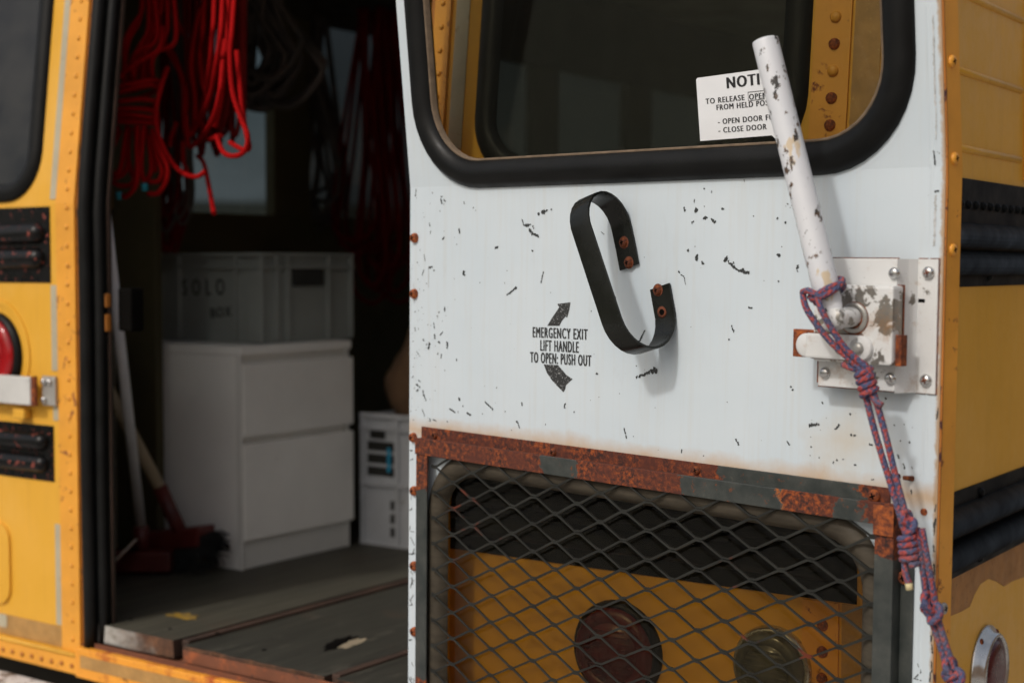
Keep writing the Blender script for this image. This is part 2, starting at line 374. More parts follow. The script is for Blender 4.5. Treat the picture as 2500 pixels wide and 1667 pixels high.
def thing(name, label, cat, loc=(0, 0, 0), rot=(0, 0, 0), group=None):
    o = bpy.data.objects.new(name, None); o.empty_display_size = .1; col.objects.link(o)
    o.location = loc; o.rotation_euler = rot; o['label'] = label; o['category'] = cat
    if group: o['group'] = group
    return o

def box(bm, x0, x1, y0, y1, z0, z1, bev=0., mi=0, mat=None):
    vs = [bm.verts.new((x, y, z)) for x in (x0, x1) for y in (y0, y1) for z in (z0, z1)]
    fs = [bm.faces.new([vs[i] for i in f]) for f in ((0, 1, 3, 2), (4, 6, 7, 5), (0, 4, 5, 1), (2, 3, 7, 6), (0, 2, 6, 4), (1, 5, 7, 3))]
    for f in fs: f.material_index = mi
    if mat is not None: bmesh.ops.transform(bm, matrix=mat, verts=vs)
    if bev > 0:
        es = list({e for f in fs for e in f.edges})
        r = bmesh.ops.bevel(bm, geom=es, offset=bev, segments=2, affect='EDGES', profile=.6)
        for f in r['faces']: f.material_index = mi
    return vs

def bxo(name, b, mat, parent=None, bev=.002, smooth=False):
    bm = bmesh.new(); box(bm, *b, bev); return obj(name, bm, mat, parent, smooth)

def rr(u0, v0, u1, v1, r, n=8):
    pts = []
    for cx, cy, a0 in ((u1 - r, v0 + r, -90), (u1 - r, v1 - r, 0), (u0 + r, v1 - r, 90), (u0 + r, v0 + r, 180)):
        for k in range(n + 1):
            a = R(a0 + 90 * k / n); pts.append((cx + r * math.cos(a), cy + r * math.sin(a)))
    return pts

def plate(outer, holes, z0, z1, f=lambda u, v, w: (u, v, w)):
    """extruded polygon with holes; f maps (u,v,w) to local coordinates"""
    bm = bmesh.new(); es = []
    for loop in [outer] + holes:
        vs = [bm.verts.new((p[0], p[1], 0)) for p in loop]
        es += [bm.edges.new((vs[i], vs[(i + 1) % len(vs)])) for i in range(len(vs))]
    bmesh.ops.triangle_fill(bm, use_beauty=True, use_dissolve=False, edges=es)
    faces = bm.faces[:]
    ext = bmesh.ops.extrude_face_region(bm, geom=faces)
    top = {v for v in ext['geom'] if isinstance(v, bmesh.types.BMVert)}
    for v in bm.verts:
        v.co = Vector(f(v.co.x, v.co.y, z1 if v in top else z0))
    return bm

def tube(path, r, n=8, closed=False, bm=None, caps=True, flat=1.0):
    """round tube along a 3-D path with UVs (around, length in metres)"""
    bm = bm or bmesh.new(); uvl = bm.loops.layers.uv.verify()
    P = [Vector(p) for p in path]; N_ = len(P)
    T = []
    for i in range(N_):
        a = P[(i - 1) % N_] if (closed or i > 0) else P[i]; b = P[(i + 1) % N_] if (closed or i < N_ - 1) else P[i]
        t = b - a; T.append(t.normalized() if t.length > 1e-9 else Vector((0, 0, 1)))
    ref = Vector((0, 0, 1)) if abs(T[0].z) < .9 else Vector((1, 0, 0))
    nrm = (ref - T[0] * ref.dot(T[0])).normalized()
    rings = []; L_ = [0.]
    for i in range(N_):
        nrm = (nrm - T[i] * nrm.dot(T[i])); nrm = nrm.normalized() if nrm.length > 1e-6 else T[i].orthogonal().normalized()
        bn = T[i].cross(nrm); ri = r[i] if isinstance(r, (list, tuple)) else r
        rings.append([bm.verts.new(P[i] + (nrm * math.cos(2 * math.pi * k / n) + bn * math.sin(2 * math.pi * k / n) * flat) * ri) for k in range(n)])
        if i: L_.append(L_[-1] + (P[i] - P[i - 1]).length)
    m = N_ if closed else N_ - 1
    L_.append(L_[-1] + (P[0] - P[-1]).length)
    for i in range(m):
        A, B = rings[i], rings[(i + 1) % N_]
        for k in range(n):
            f = bm.faces.new((A[k], A[(k + 1) % n], B[(k + 1) % n], B[k])); f.smooth = True
            for lp, (uu, vv) in zip(f.loops, ((k / n, L_[i]), ((k + 1) / n, L_[i]), ((k + 1) / n, L_[i + 1]), (k / n, L_[i + 1]))): lp[uvl].uv = (uu, vv)
    if caps and not closed:
        for ring in (rings[0], rings[-1]):
            try: bm.faces.new(ring)
            except ValueError: pass
    return bm

def spline(pts, sub=8, closed=False):
    P = [Vector(p) for p in pts]; n = len(P); out_ = []
    for i in range(n if closed else n - 1):
        if closed: p0, p1, p2, p3 = P[(i - 1) % n], P[i], P[(i + 1) % n], P[(i + 2) % n]
        else: p0, p1, p2, p3 = P[max(i - 1, 0)], P[i], P[i + 1], P[min(i + 2, n - 1)]
        for k in range(sub):
            t = k / sub
            out_.append(.5 * ((2 * p1) + (p2 - p0) * t + (2 * p0 - 5 * p1 + 4 * p2 - p3) * t * t + (3 * p1 - p0 - 3 * p2 + p3) * t ** 3))
    if not closed: out_.append(P[-1])
    return out_

def lathe(profile, n=20, bm=None, mi=0):
    bm = bm or bmesh.new(); rings = []
    for (r_, z_) in profile:
        rings.append([bm.verts.new((r_ * math.cos(2 * math.pi * k / n), r_ * math.sin(2 * math.pi * k / n), z_)) for k in range(n)] if r_ > 1e-6 else [bm.verts.new((0, 0, z_))])
    for a, b in zip(rings, rings[1:]):
        for k in range(n):
            k2 = (k + 1) % n
            if len(a) == 1 and len(b) == 1: continue
            f = bm.faces.new([a[0], b[k], b[k2]] if len(a) == 1 else ([a[k], b[0], a[k2]] if len(b) == 1 else [a[k], b[k], b[k2], a[k2]]))
            f.smooth = True; f.material_index = mi
    return bm

def sweep_rr(pts, profile, f):
    """sweep a profile (outward offset, height) round a closed 2-D loop"""
    bm = bmesh.new(); n = len(pts); rings = []
    for i in range(n):
        a, b = Vector(pts[i - 1]), Vector(pts[(i + 1) % n]); t = (b - a).normalized(); nr = Vector((t.y, -t.x)); p = Vector(pts[i])
        rings.append([bm.verts.new(f(p.x + nr.x * o_, p.y + nr.y * o_, h)) for (o_, h) in profile])
    for i in range(n):
        A, B = rings[i], rings[(i + 1) % n]
        for k in range(len(profile) - 1):
            fc = bm.faces.new((A[k], B[k], B[k + 1], A[k + 1])); fc.smooth = True
    return bm

def rivet_mesh(name, r, h, mat, parent, n=10):
    return obj(name, lathe([(r, 0), (r * .95, h * .45), (r * .65, h * .85), (0, h)], n), mat, parent, True)

def screw_bm(r, h, cross=True):
    bm = lathe([(r, 0), (r, h * .35), (r * .86, h * .75), (r * .5, h * .97), (0, h)], 18)
    if cross:
        for a in (0, 90):
            box(bm, -r * .48, r * .48, -r * .11, r * .11, h * .55, h * 1.04, 0, 1, Matrix.Rotation(R(a + 20), 4, 'Z'))
    return bm

def text_mesh(body, width, cap, mat, parent, name, bold=0., align='CENTER', f=None, thick=.0002):
    """lettering fitted to a given width and capital height (metres)"""
    c = bpy.data.curves.new(name, 'FONT'); c.body = body; c.size = 1.; c.space_character = 1.2; c.extrude = 0.; c.resolution_u = 3
    tmp = bpy.data.objects.new(name, c); col.objects.link(tmp)
    dg = bpy.context.evaluated_depsgraph_get(); me = bpy.data.meshes.new_from_object(tmp.evaluated_get(dg))
    bpy.data.objects.remove(tmp); bpy.data.curves.remove(c)
    xs = [v.co.x for v in me.vertices]; ys = [v.co.y for v in me.vertices]; x0, x1, y0, y1 = min(xs), max(xs), min(ys), max(ys)
    for v in me.vertices:
        x = (v.co.x - x0) / (x1 - x0) * width - (width / 2 if align == 'CENTER' else 0); y = ((v.co.y - y0) / (y1 - y0) - .5) * cap
        v.co = Vector(f(Vector((x, y, thick))) if f else (x, y, thick))
    if bold:                                   # heavier strokes: overlaid copies shifted along the line
        src = [v.co.copy() for v in me.vertices]; polys = [list(p.vertices) for p in me.polygons]; n = len(src); V_ = []; P_ = []
        dx = (Vector(f(Vector((1, 0, 0)))) - Vector(f(Vector((0, 0, 0))))).normalized() if f else Vector((1, 0, 0))
        for q, s_ in enumerate((0, -1, 1)):
            V_ += [c_ + dx * bold * s_ - (Vector((0, 0, 1)) * 3e-5 * q if parent is door_ref[0] else Vector((0, -1, 0)) * 3e-5 * q) for c_ in src]; P_ += [[i + q * n for i in p] for p in polys]
        m2 = bpy.data.meshes.new(name); m2.from_pydata([tuple(v) for v in V_], [], P_); bpy.data.meshes.remove(me); me = m2
    me.materials.clear(); me.materials.append(mat)
    o = bpy.data.objects.new(name, me); link(o, parent); return o
door_ref = [None]

# ------------------------------------------------------------------ setting: ground, hills
def ground_material():
    m, g = newmat('gravel_and_moor_grass')
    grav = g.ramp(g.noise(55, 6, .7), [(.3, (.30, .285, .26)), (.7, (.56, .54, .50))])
    gr = g.ramp(g.noise(.35, 6, .65), [(.3, (.030, .032, .014)), (.7, (.075, .068, .030))])
    xyz = g.sep(); d = g.n.new('ShaderNodeVectorMath'); d.operation = 'LENGTH'; g.l(g.co, d.inputs[0])
    dd = g.math('ADD', d.outputs['Value'], g.math('MULTIPLY', g.noise(.3, 5, .6), 5.))
    k = g.ramp(g.math('DIVIDE', dd, 40.), [(.24, 0.), (.30, 1.)])
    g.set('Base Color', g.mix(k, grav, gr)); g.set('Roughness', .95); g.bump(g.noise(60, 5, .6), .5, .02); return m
bm = bmesh.new(); vs = [bm.verts.new(p) for p in ((-2500, -2500, 0), (2500, -2500, 0), (2500, 2500, 0), (-2500, 2500, 0))]; bm.faces.new(vs)
gnd = obj('ground', bm, ground_material()); gnd['kind'] = 'structure'
bm = bmesh.new(); ringsv = []
for j, (rad, hh) in enumerate(((150, -2), (230, 6), (330, 13), (480, 19), (700, 12))):
    ringsv.append([bm.verts.new((rad * math.cos(2 * math.pi * k / 72), rad * math.sin(2 * math.pi * k / 72),
                   hh * (1 + .16 * math.sin(3 * k * 2 * math.pi / 72 + 1.1) + .10 * math.sin(7 * k * 2 * math.pi / 72 + j)) if j else -2)) for k in range(72)])
for A, B in zip(ringsv, ringsv[1:]):
    for k in range(72): bm.faces.new((A[k], A[(k + 1) % 72], B[(k + 1) % 72], B[k]))
hill = obj('hills', bm, simple('moorland', (.060, .052, .026), .95, var=.4, scale=.02), smooth=True); hill['kind'] = 'structure'

# unseen heathery bank, added to dim and warm sky light on the bus side
bm = bmesh.new(); prof = [(6.0, -.3), (8.0, 1.6), (11.0, 4.2), (15.0, 6.6), (22.0, 8.8), (36.0, 10.5), (60.0, 8.0), (90.0, -1.)]; rows = []
for j in range(41):
    y = -28 + 2.4 * j; k = min(1., max(0., (y + 28) / 16.)) * min(1., max(0., (68 - y) / 16.)); k = k * k * (3 - 2 * k)
    rows.append([bm.verts.new((x + .5 * math.sin(y * .37 + x), y, -.3 + (h + .3) * k * (1 + .10 * math.sin(y * .5 + x * .6)))) for (x, h) in prof])
for A, B in zip(rows, rows[1:]):
    for k in range(len(prof) - 1): bm.faces.new((A[k], A[k + 1], B[k + 1], B[k]))
bank = obj('sky_blocking_bank', bm, simple('added_bank_brown', (.17, .095, .045), .95, var=.45, scale=.9, bump=.6, bscale=6), smooth=True); bank['kind'] = 'structure'

# ------------------------------------------------------------------ the bus
FZ = .90            # cabin floor level
KZ, LEAN = 1.775, .11
def lean(z): return max(0., z - KZ) * LEAN
bus = thing('school_bus', 'old yellow school bus seen from behind with its white rear door swung open', 'bus')

def RW(x, z, y=0.):       # a point on the rear wall, y measured out of the wall towards the camera
    return (x, lean(z) - y, z)

def rear_panel(name, x0, x1, z0, z1, mat, hole=None, th=.02, y=0.):
    outer = [(x0, z0), (x1, z0), (x1, z1), (x0, z1)]
    holes = [hole] if hole else []
    return obj(name, plate(outer, holes, y - th, y, lambda u, v, w_: RW(u, v, w_)), mat, bus)

XL, XR = -1.22, 1.25        # outer faces of the bus sides
JL, JR = -.506, .418         # edges of the rear doorway
ZB = .793                    # bottom of the rear skin
LB0, LB1, UB0, UB1 = 1.165, 1.308, 1.612, 1.775   # black rail bands
RT = 2.78
# --- left part of the rear wall
rear_panel('lower_rear_panel', XL, JL, ZB, KZ, m_yellow)
rear_panel('upper_rear_panel', XL, JL, KZ, RT, m_yellow, rr(-1.12, 1.80, -.645, 2.45, .09))
rear_panel('lower_rear_panel', JR, XR - .03, ZB, KZ, m_yellow)
rear_panel('upper_rear_panel', JR, XR - .03, KZ, RT, m_yellow, rr(.535, 1.80, 1.095, 2.45, .09))
rear_panel('header_panel', JL, JR, 2.58, RT, m_yellow, y=-.0008)
def wall_window(u0, u1):
    wn = obj('rear_window_seal', sweep_rr(rr(u0, 1.80, u1, 2.45, .09), [(-.022, -.004), (-.022, .008), (-.012, .015), (.008, .013), (.016, .006), (.018, -.001)], lambda u, v, h: RW(u, v, h)), m_rubber, bus, True)
    obj('pane', plate(rr(u0 + .015, 1.815, u1 - .015, 2.435, .078), [], -.012, -.008, lambda u, v, h: RW(u, v, h)), m_glass_sheen if u0 < 0 else m_glass, wn)
wall_window(-1.12, -.645); wall_window(.535, 1.095)

# riveted edge flange of the doorway, both sides, with strips of grey tape beside it
for s, (xa, xb) in ((-1, (-.566, JL)), (1, (JR, .452))):
    lo = obj('doorway_flange', plate([(xa, ZB), (xb, ZB), (xb, KZ), (xa, KZ)], [], .0, .005, lambda u, v, h: RW(u, v, h)), m_yellow_worn, bus)
    up = obj('doorway_flange', plate([(xa, KZ), (xb, KZ), (xb, RT), (xa, RT)], [], .0, .005, lambda u, v, h: RW(u, v, h)), m_yellow_worn, bus)
    rx = (xa + xb) / 2 + (.006 if s < 0 else 0)
    rv = rivet_mesh('rivet', .0052, .0042, m_yellow_worn, lo); rv.location = RW(rx, ZB + .03, .005); rv.rotation_euler = (R(90), 0, 0)
    z = ZB + .03 + .0395
    while z < 2.30:
        copy(rv, lo if z < KZ else up, RW(rx, z, .005), (R(90 - (math.degrees(math.atan(LEAN)) if z > KZ else 0)), 0, 0)); z += .0395 + random.uniform(-.0012, .0012)
for xa, xb, za, zb in ((-.590, -.571, 1.785, 2.4), (-.590, -.571, 1.425, 1.605), (-.588, -.570, 1.32, 1.352), (-.588, -.570, .885, 1.10), (.462, .490, 1.785, 2.4), (.462, .490, 1.32, 1.60)):
    obj('tape_strip', plate([(xa, za), (xb, za), (xb, zb), (xa, zb)], [], .0, .0016, lambda u, v, h: RW(u, v, h)), m_tape, bus)
obj('tape_strip', plate([(XL + .02, .838), (-.571, .838), (-.571, .882), (XL + .02, .884)], [], 0, .0014, lambda u, v, h: RW(u, v, h)), m_oldtape, bus)
obj('tape_strip', plate(rr(-.79, .853, -.758, .882, .006, 3), [], .0016, .003, lambda u, v, h: RW(u, v, h)), m_tape, bus)
# turned bottom lip with rivets
lipm = bmesh.new(); box(lipm, XL, JL - .001, -.014, -.0003, ZB - .002, ZB + .036, .003); lip = obj('bottom_lip', lipm, m_yellow_worn, bus)
lip2 = obj('lip_bead', tube([(XL, -.012, .832), (JL - .002, -.012, .832)], .0055, 8), m_yellow, bus)
rv = rivet_mesh('rivet', .0055, .0045, m_jamb, lip); rv.rotation_euler = (R(90), 0, 0); rv.location = (JL - .016, -.014, ZB + .016)
for k in range(1, 20): copy(rv, lip, (JL - .016 - .0335 * k, -.014, ZB + .016 + random.uniform(-.001, .001)))
# pressed panel in the lower skin
obj('pressed_panel', plate(rr(-1.18, .905, -.742, 1.085, .04), [], .0, .006, lambda u, v, h: RW(u, v, h)), m_yellow, bus)
# door jamb return and rubber weather seal
def jamb_bm(x0, x1, y0, y1, z0, z1):
    bm = bmesh.new(); Z = [z0, KZ, z1]; rings = []
    for z in Z: rings.append([bm.verts.new((x, y + lean(z), z)) for (x, y) in ((x0, y0), (x1, y0), (x1, y1), (x0, y1))])
    for a, b in zip(rings, rings[1:]):
        for k in range(4): bm.faces.new((a[k], a[(k + 1) % 4], b[(k + 1) % 4], b[k]))
    bm.faces.new(rings[0]); bm.faces.new(rings[-1]); return bm
obj('jamb_return', jamb_bm(JL, JL + .014, .001, .06, .84, RT), m_jamb, bus)
obj('jamb_return', jamb_bm(JR - .012, JR - .001, .001, .06, .84, RT), m_jamb, bus)
def seal_path(x, y, z0, z1, dx=0.):
    return [(x + dx * math.sin(z * 9), y + lean(z), z) for z in [z0 + (z1 - z0) * k / 24 for k in range(25)]]
obj('door_seal', tube(seal_path(JL + .026, .002, .853, 2.4, .0012), .0155, 12), m_rubber, bus)
obj('door_seal_lip', tube(seal_path(JL + .050, .018, .86, 2.4, .001), .0125, 10), m_rubber, bus)
obj('jamb_trim', jamb_bm(JL + .014, JL + .062, .03, .040, .86, RT), m_dark, bus)
obj('jamb_edge_trim', jamb_bm(JL + .062, JL + .0645,   .029, .034, .9, 2.4), m_redwood, bus)
# door strike and bracket on the jamb
sb = bxo('door_strike', (JL + .066, JL + .108, .050, .085, 1.51, 1.60, ), m_steel_hole, bus, .006)
bxo('strike_bracket', (JL + .050, JL + .066, .020, .034, 1.510, 1.546), m_jamb, sb, .003)
bxo('strike_bracket', (JL + .050, JL + .066, .020, .034, 1.560, 1.588), m_jamb, sb, .003)

# --- black rub rails on the rear (left end and behind the door) and along the side
def rail_bm(x0, x1, z0, z1, zc, r, end0=True, end1=True, proud=.0025):
    """a plate with two half-round ribs that end in domes; x along, y out"""
    bm = bmesh.new(); box(bm, x0, x1, -proud, .0, z0, z1, .0008)
    for c in zc:
        prof = [(r * math.cos(a), r * math.sin(a)) for a in [math.pi * k / 10 for k in range(11)]]
        xs = []
        a0, a1 = x0 + (.018 if end0 else 0), x1 - (.018 if end1 else 0)
        stations = []
        for k in range(6): stations.append((a0 + (r * (1 - math.cos(k / 5 * math.pi / 2)) if end0 else 0.), math.sin(k / 5 * math.pi / 2) if end0 else 1.))
        for k in range(5, -1, -1): stations.append((a1 - (r * (1 - math.cos(k / 5 * math.pi / 2)) if end1 else 0.), math.sin(k / 5 * math.pi / 2) if end1 else 1.))
        rings = [[bm.verts.new((x, -proud * .6 - max(s_, .02) * p[1], c + max(s_, .02) * p[0])) for p in prof] for (x, s_) in stations]
        for A, B in zip(rings, rings[1:]):
            for k in range(10):
                f = bm.faces.new((A[k], A[k + 1], B[k + 1], B[k])); f.smooth = True
    return bm
obj('rub_rail', rail_bm(XL, -.590, 1.610, 1.770, (1.715, 1.662), .0225, False), m_black_worn, bus)
obj('rub_rail', rail_bm(XL, -.588, LB0 + .024, LB1, (1.272, 1.225), .0195, False), m_black_worn, bus)
obj('rub_rail', rail_bm(.455, XR - .05, LB0, LB1, (1.262, 1.212), .020), m_black, bus)
obj('rub_rail', rail_bm(.455, XR - .05, UB0, UB1 - .004, (1.70, 1.66), .020), m_black, bus)

# --- brake light, lock bar
def lamp(name, x, z, r, lens, parent, ring=None, y=0., matrix=None):
    rim = obj(name, lathe([(r * 1.14, 0), (r * 1.14, .006), (r * 1.07, .014), (r * 1.0, .015), (r * .98, .008)], 40), ring or m_rubber, parent, True)
    ln = obj('lens', lathe([(r, .004), (r, .016), (r * .95, .022), (r * .70, .027), (r * .69, .024), (r * .66, .028), (r * .3, .031), (0, .032)], 40), lens, rim, True)
    bmr = bmesh.new()
    for k in range(-4, 5):
        if abs(k) * .13 < .62: box(bmr, -r * math.sqrt(.42 - (k * .13) ** 2), r * math.sqrt(.42 - (k * .13) ** 2), k * r * .13 - .0011, k * r * .13 + .0011, .0285, .0318, .0004)
    obj('lens_ribs', bmr, lens, rim)
    if matrix is not None: rim.matrix_world = matrix
    else: rim.location = (x, -y, z); rim.rotation_euler = (R(90), 0, 0)
    return rim
lr = lamp('brake_light', -.785, 1.452, .083, m_red_lens, bus)
obj('lamp_recess_ring', plate([(-.785 + .122 * math.cos(2 * math.pi * k / 40), 1.452 + .122 * math.sin(2 * math.pi * k / 40)) for k in range(40)],
    [[(-.785 + .112 * math.cos(2 * math.pi * k / 40), 1.452 + .112 * math.sin(2 * math.pi * k / 40)) for k in range(40)]], 0, .003, lambda u, v, h: RW(u, v, h)), m_yellow, bus)
lb = bxo('lock_bar', (-1.1, -.622, -.034, -.022, 1.352, 1.412), m_white_metal, bus, .003)
bm = lathe([(.0065, -.031), (.0065, .031)], 12); hg = obj('hinge_pin', bm, m_rust, lb, True); hg.location = (-.617, -.026, 1.382)
bk = bxo('lock_bracket', (-.609, -.566, -.013, -.0052, 1.352, 1.414), m_galv, bus, .002)
for (bx_, bz_) in ((-.600, 1.402), (-.581, 1.402), (-.600, 1.364)):
    n_ = obj('nut', screw_bm(.0075, .008, False), m_chrome, bk, True); n_.location = (bx_, -.013, bz_); n_.rotation_euler = (R(90), 0, 0)
for zz in (1.365, 1.40):
    n_ = obj('nut', screw_bm(.006, .006, False), m_rust, lb, True); n_.location = (-.79, -.034, zz); n_.rotation_euler = (R(90), 0, 0)
bm = bmesh.new(); box(bm, -.70, -.66, -.022, -.002, 1.318, 1.342, .006, 0, None); obj('lock_stop', bm, m_yellow, bus)

# --- lights behind the open door
lamp('tail_light', .806, 1.040, .070, m_red_lens_dark, bus)
cl_ = lamp('reversing_light', 1.072, 1.055, .055, m_clear_lens, bus, m_chrome)
# wide riveted corner post right of the rear window and its reflective tape
for za, zb in ((ZB, LB0 - .002), (LB1 + .002, UB0 - .002), (KZ + .001, RT)):
    pst = obj('corner_post', plate([(1.118, za), (1.1735, za), (1.1735, zb), (1.118, zb)], [], 0, .004, lambda u, v, h: RW(u, v, h)), m_yellow_worn, bus)
    obj('reflective_tape', plate([(1.178, za), (1.218, za), (1.218, zb), (1.178, zb)], [], 0, .0018, lambda u, v, h: RW(u, v, h)), m_oldtape, bus)
    rv = rivet_mesh('rivet', .0085, .006, m_yellow_worn, pst, 12); z = za + .028; first = True
    rv2 = None
    while z < min(zb, 2.4):
        t_ = R(90 - (math.degrees(math.atan(LEAN)) if z > KZ else 0))
        if first: rv.location = RW(1.150, z, .004); rv.rotation_euler = (t_, 0, 0); first = False
        else:
            o_ = copy(rv, pst, RW(1.150, z, .004), (t_, 0, 0))
            if z < 1.90 or random.random() < .35:
                if rv2 is None: rv2 = o_.data.copy(); rv2.materials.clear(); rv2.materials.append(m_rust_bolt)
                o_.data = rv2
        z += .0385

# --- rounded rear corner and right side of the bus
def side_pt(y, z, x=0.): return (XR + x, y, z)
bm = bmesh.new(); rings = []
for z in (ZB, KZ, RT):
    ring = []
    for k in range(9):
        a = math.pi / 2 * k / 8; ring.append(bm.verts.new((XR - .03 + .03 * math.sin(a), .03 - .03 * math.cos(a) + lean(z), z)))
    rings.append(ring)
for A, B in zip(rings, rings[1:]):
    for k in range(8): f = bm.faces.new((A[k], A[k + 1], B[k + 1], B[k])); f.smooth = True
obj('corner_moulding', bm, m_yellow, bus)
def side_plate(name, y0, y1, z0, z1, x0, x1, mat, parent=None, lean0=False):
    bm = bmesh.new(); vs = []
    for x in (x0, x1):
        for (y, z) in ((y0 + (lean(z0) if lean0 else 0), z0), (y1, z0), (y1, z1), (y0 + (lean(z1) if lean0 else 0), z1)): vs.append(bm.verts.new((XR + x, y, z)))
    for f in ((0, 1, 2, 3), (7, 6, 5, 4), (0, 4, 5, 1), (1, 5, 6, 2), (2, 6, 7, 3), (3, 7, 4, 0)): bm.faces.new([vs[i] for i in f])
    return obj(name, bm, mat, parent or bus)
side_plate('side_panel', .03, 9., .62, KZ, -.02, 0., m_yellow)
usp = side_plate('side_panel', .03, 9., KZ, 2.12, -.02, 0., m_yellow, None, True)
for zz in (1.823, 1.939, 2.055):
    obj('pressed_bead', tube([(XR - .001, .10, zz), (XR - .001, .565, zz)], .0065, 8, flat=.8), m_yellow, usp)
sd = side_plate('vertical_joint', .585, .60, 1.79, 2.12, 0., .006, m_yellow_worn, usp)
rvs = rivet_mesh('rivet', .006, .005, m_rust, sd); rvs.location = (XR + .006, .592, 1.90); rvs.rotation_euler = (0, R(90), 0)
for k in (1, 2, 3): copy(rvs, sd, (XR + .006, .592, 1.90 + .06 * k), (0, R(90), 0))
# side windows above (out of frame) and roof
side_plate('side_window_band', .25, 9., 2.12, 2.55, -.02, -.012, m_glass)
side_plate('roof_rail', .03, 9., 2.55, RT, -.02, 0., m_yellow)
bxo('roof', (XL, XR, .11, 9., RT, RT + .03), m_yellow, bus, .01)
def to_side(bm):
    for v in bm.verts: v.co = Vector((XR - v.co.y, v.co.x, v.co.z))
    return bm
rr_u = obj('rub_rail', to_side(rail_bm(.04, 9., UB0, 1.778, (1.690, 1.648), .0205, False, False)), m_black, bus)
rr_l = obj('rub_rail', to_side(rail_bm(.04, 9., LB0, 1.298, (1.252, 1.200), .0235, False, False)), m_black, bus)
rvs = rivet_mesh('rivet', .0068, .0065, m_black, rr_u); rvs.location = (XR + .0025, .15, 1.738); rvs.rotation_euler = (0, R(90), 0)
for k in range(1, 16): copy(rvs, rr_u, (XR + .0025, .15 + .036 * k, 1.738), (0, R(90), 0))
bl = rivet_mesh('rail_bolt', .008, .007, m_black, rr_l); bl.location = (XR + .0025, .375, 1.283); bl.rotation_euler = (0, R(90), 0)
copy(bl, rr_l, (XR + .0025, .375, 1.178), (0, R(90), 0)); copy(bl, rr_u, (XR + .0025, .40, 1.628), (0, R(90), 0))
# scars on the lower rail, and the scraped strip of primer beneath it
def side_blob(name, pts, mat, parent, x0=.0, x1=.001):
    return obj(name, plate(pts, [], x0, x1, lambda u, v, h: (XR + h, u, v)), mat, parent)
side_blob('scraped_primer', [(.05, 1.166), (.9, 1.166), (.9, 1.108)] + [(0.6254, 1.1028), (0.5592, 1.1071), (0.5138, 1.1066), (0.4732, 1.1220), (0.4296, 1.1337), (0.3880, 1.1322), (0.3600, 1.1206), (0.3367, 1.1051), (0.2955, 1.1051), (0.2442, 1.1080)] + [(.05, 1.09)], m_primer, bus, 0, .0012)
# side marker light, round, seen obliquely
mk = Matrix.Translation((XR + .001, .418, .985)) @ Matrix.Rotation(R(90), 4, 'Y')
sl = obj('side_marker_light', lathe([(.074, 0), (.074, .004), (.064, .010), (.063, .018), (.058, .022), (.055, .016)], 40), m_chrome, bus, True); sl.matrix_world = mk
obj('lens', lathe([(.0555, .006), (.0545, .018), (.035, .023), (0, .025)], 32), m_red_lens_dark, sl, True)
for a in (35, 145, 215, 325):
    s_ = obj('screw', screw_bm(.0055, .004), [m_rust, m_steel_hole], sl, True); s_.location = (.068 * math.cos(R(a)), .068 * math.sin(R(a)), .005)

# --- doorway sill, floor and bumper
def sill_bm():
    bm = bmesh.new(); box(bm, JL + .001, JR + .02, -.020, -.002, ZB - .004, .853, .004); return bm
obj('door_sill', sill_bm(), m_sill, bus)
bxo('sill_tape', (JL + .02, JR, -.0215, -.0203, .812, .838), m_oldtape, bus, 0)
bxo('sill_tread', (JL + .001, JR + .02, -.0018, .060, .80, .857), m_tread, bus, .003)
bxo('sill_rim', (JL + .016, JR + .02, -.0017, .004, .8572, .8615), m_tread, bus, .001)
bxo('bumper', (XL, .30, -.26, -.022, .52, .768), m_bumper, bus, .012)
bxo('underbody', (XL + .05, XR - .05, .065, 8.9, .62, .852), m_dark, bus, 0)
# floor boards run the length of the bus
flo = bxo('cabin_floor', (XL + .03, XR - .03, .061, 8.9, .853, .868), m_dark, bus, 0)
def board(x0, x1, z, mat, edge, y0=.012, y1=4.):
    bm = bmesh.new(); n = 14
    # front end slightly ragged
    top = []; bot = []
    for k in range(n + 1):
        x = x0 + (x1 - x0) * k / n; yy = y0 + random.uniform(-.0035, .0035)
        top.append(bm.verts.new((x, yy, z))); bot.append(bm.verts.new((x, yy + random.uniform(-.002, .003), .8635)))
    tb = [bm.verts.new((x0, y1, z)), bm.verts.new((x1, y1, z))]; bb = [bm.verts.new((x0, y1, .8635)), bm.verts.new((x1, y1, .8635))]
    bm.faces.new(top + [tb[1], tb[0]])
    for k in range(n): f = bm.faces.new((bot[k], bot[k + 1], top[k + 1], top[k])); f.material_index = 1
    for a, b, c, d in ((top[0], tb[0], bb[0], bot[0]), (top[-1], bot[-1], bb[1], tb[1])): f = bm.faces.new((a, b, c, d)); f.material_index = 2
    return obj('floor_board', bm, [mat, edge, m_redwood], flo)
board(XL + .03, -.236, .9, m_plank2, m_plank_edge)
bm = bmesh.new(); box(bm, -.234, -.214, .03, 4., .8636, .898, .003); obj('seam_strip', bm, m_redwood, flo)
board(-.212, .168, .892, m_plank, m_plank_edge, .014)
bm = bmesh.new(); box(bm, .170, .190, .03, 4., .8636, .8935, .003); obj('seam_strip', bm, m_redwood, flo)
board(.192, .62, .890, m_plank, m_plank_edge, .016)
board(.622, XR - .03, .892, m_plank, m_tread, .02)
bxo('nosing_angle', (-.205, JR + .01, .0065, .0095, .8616, .8855), m_tread, flo, .001)
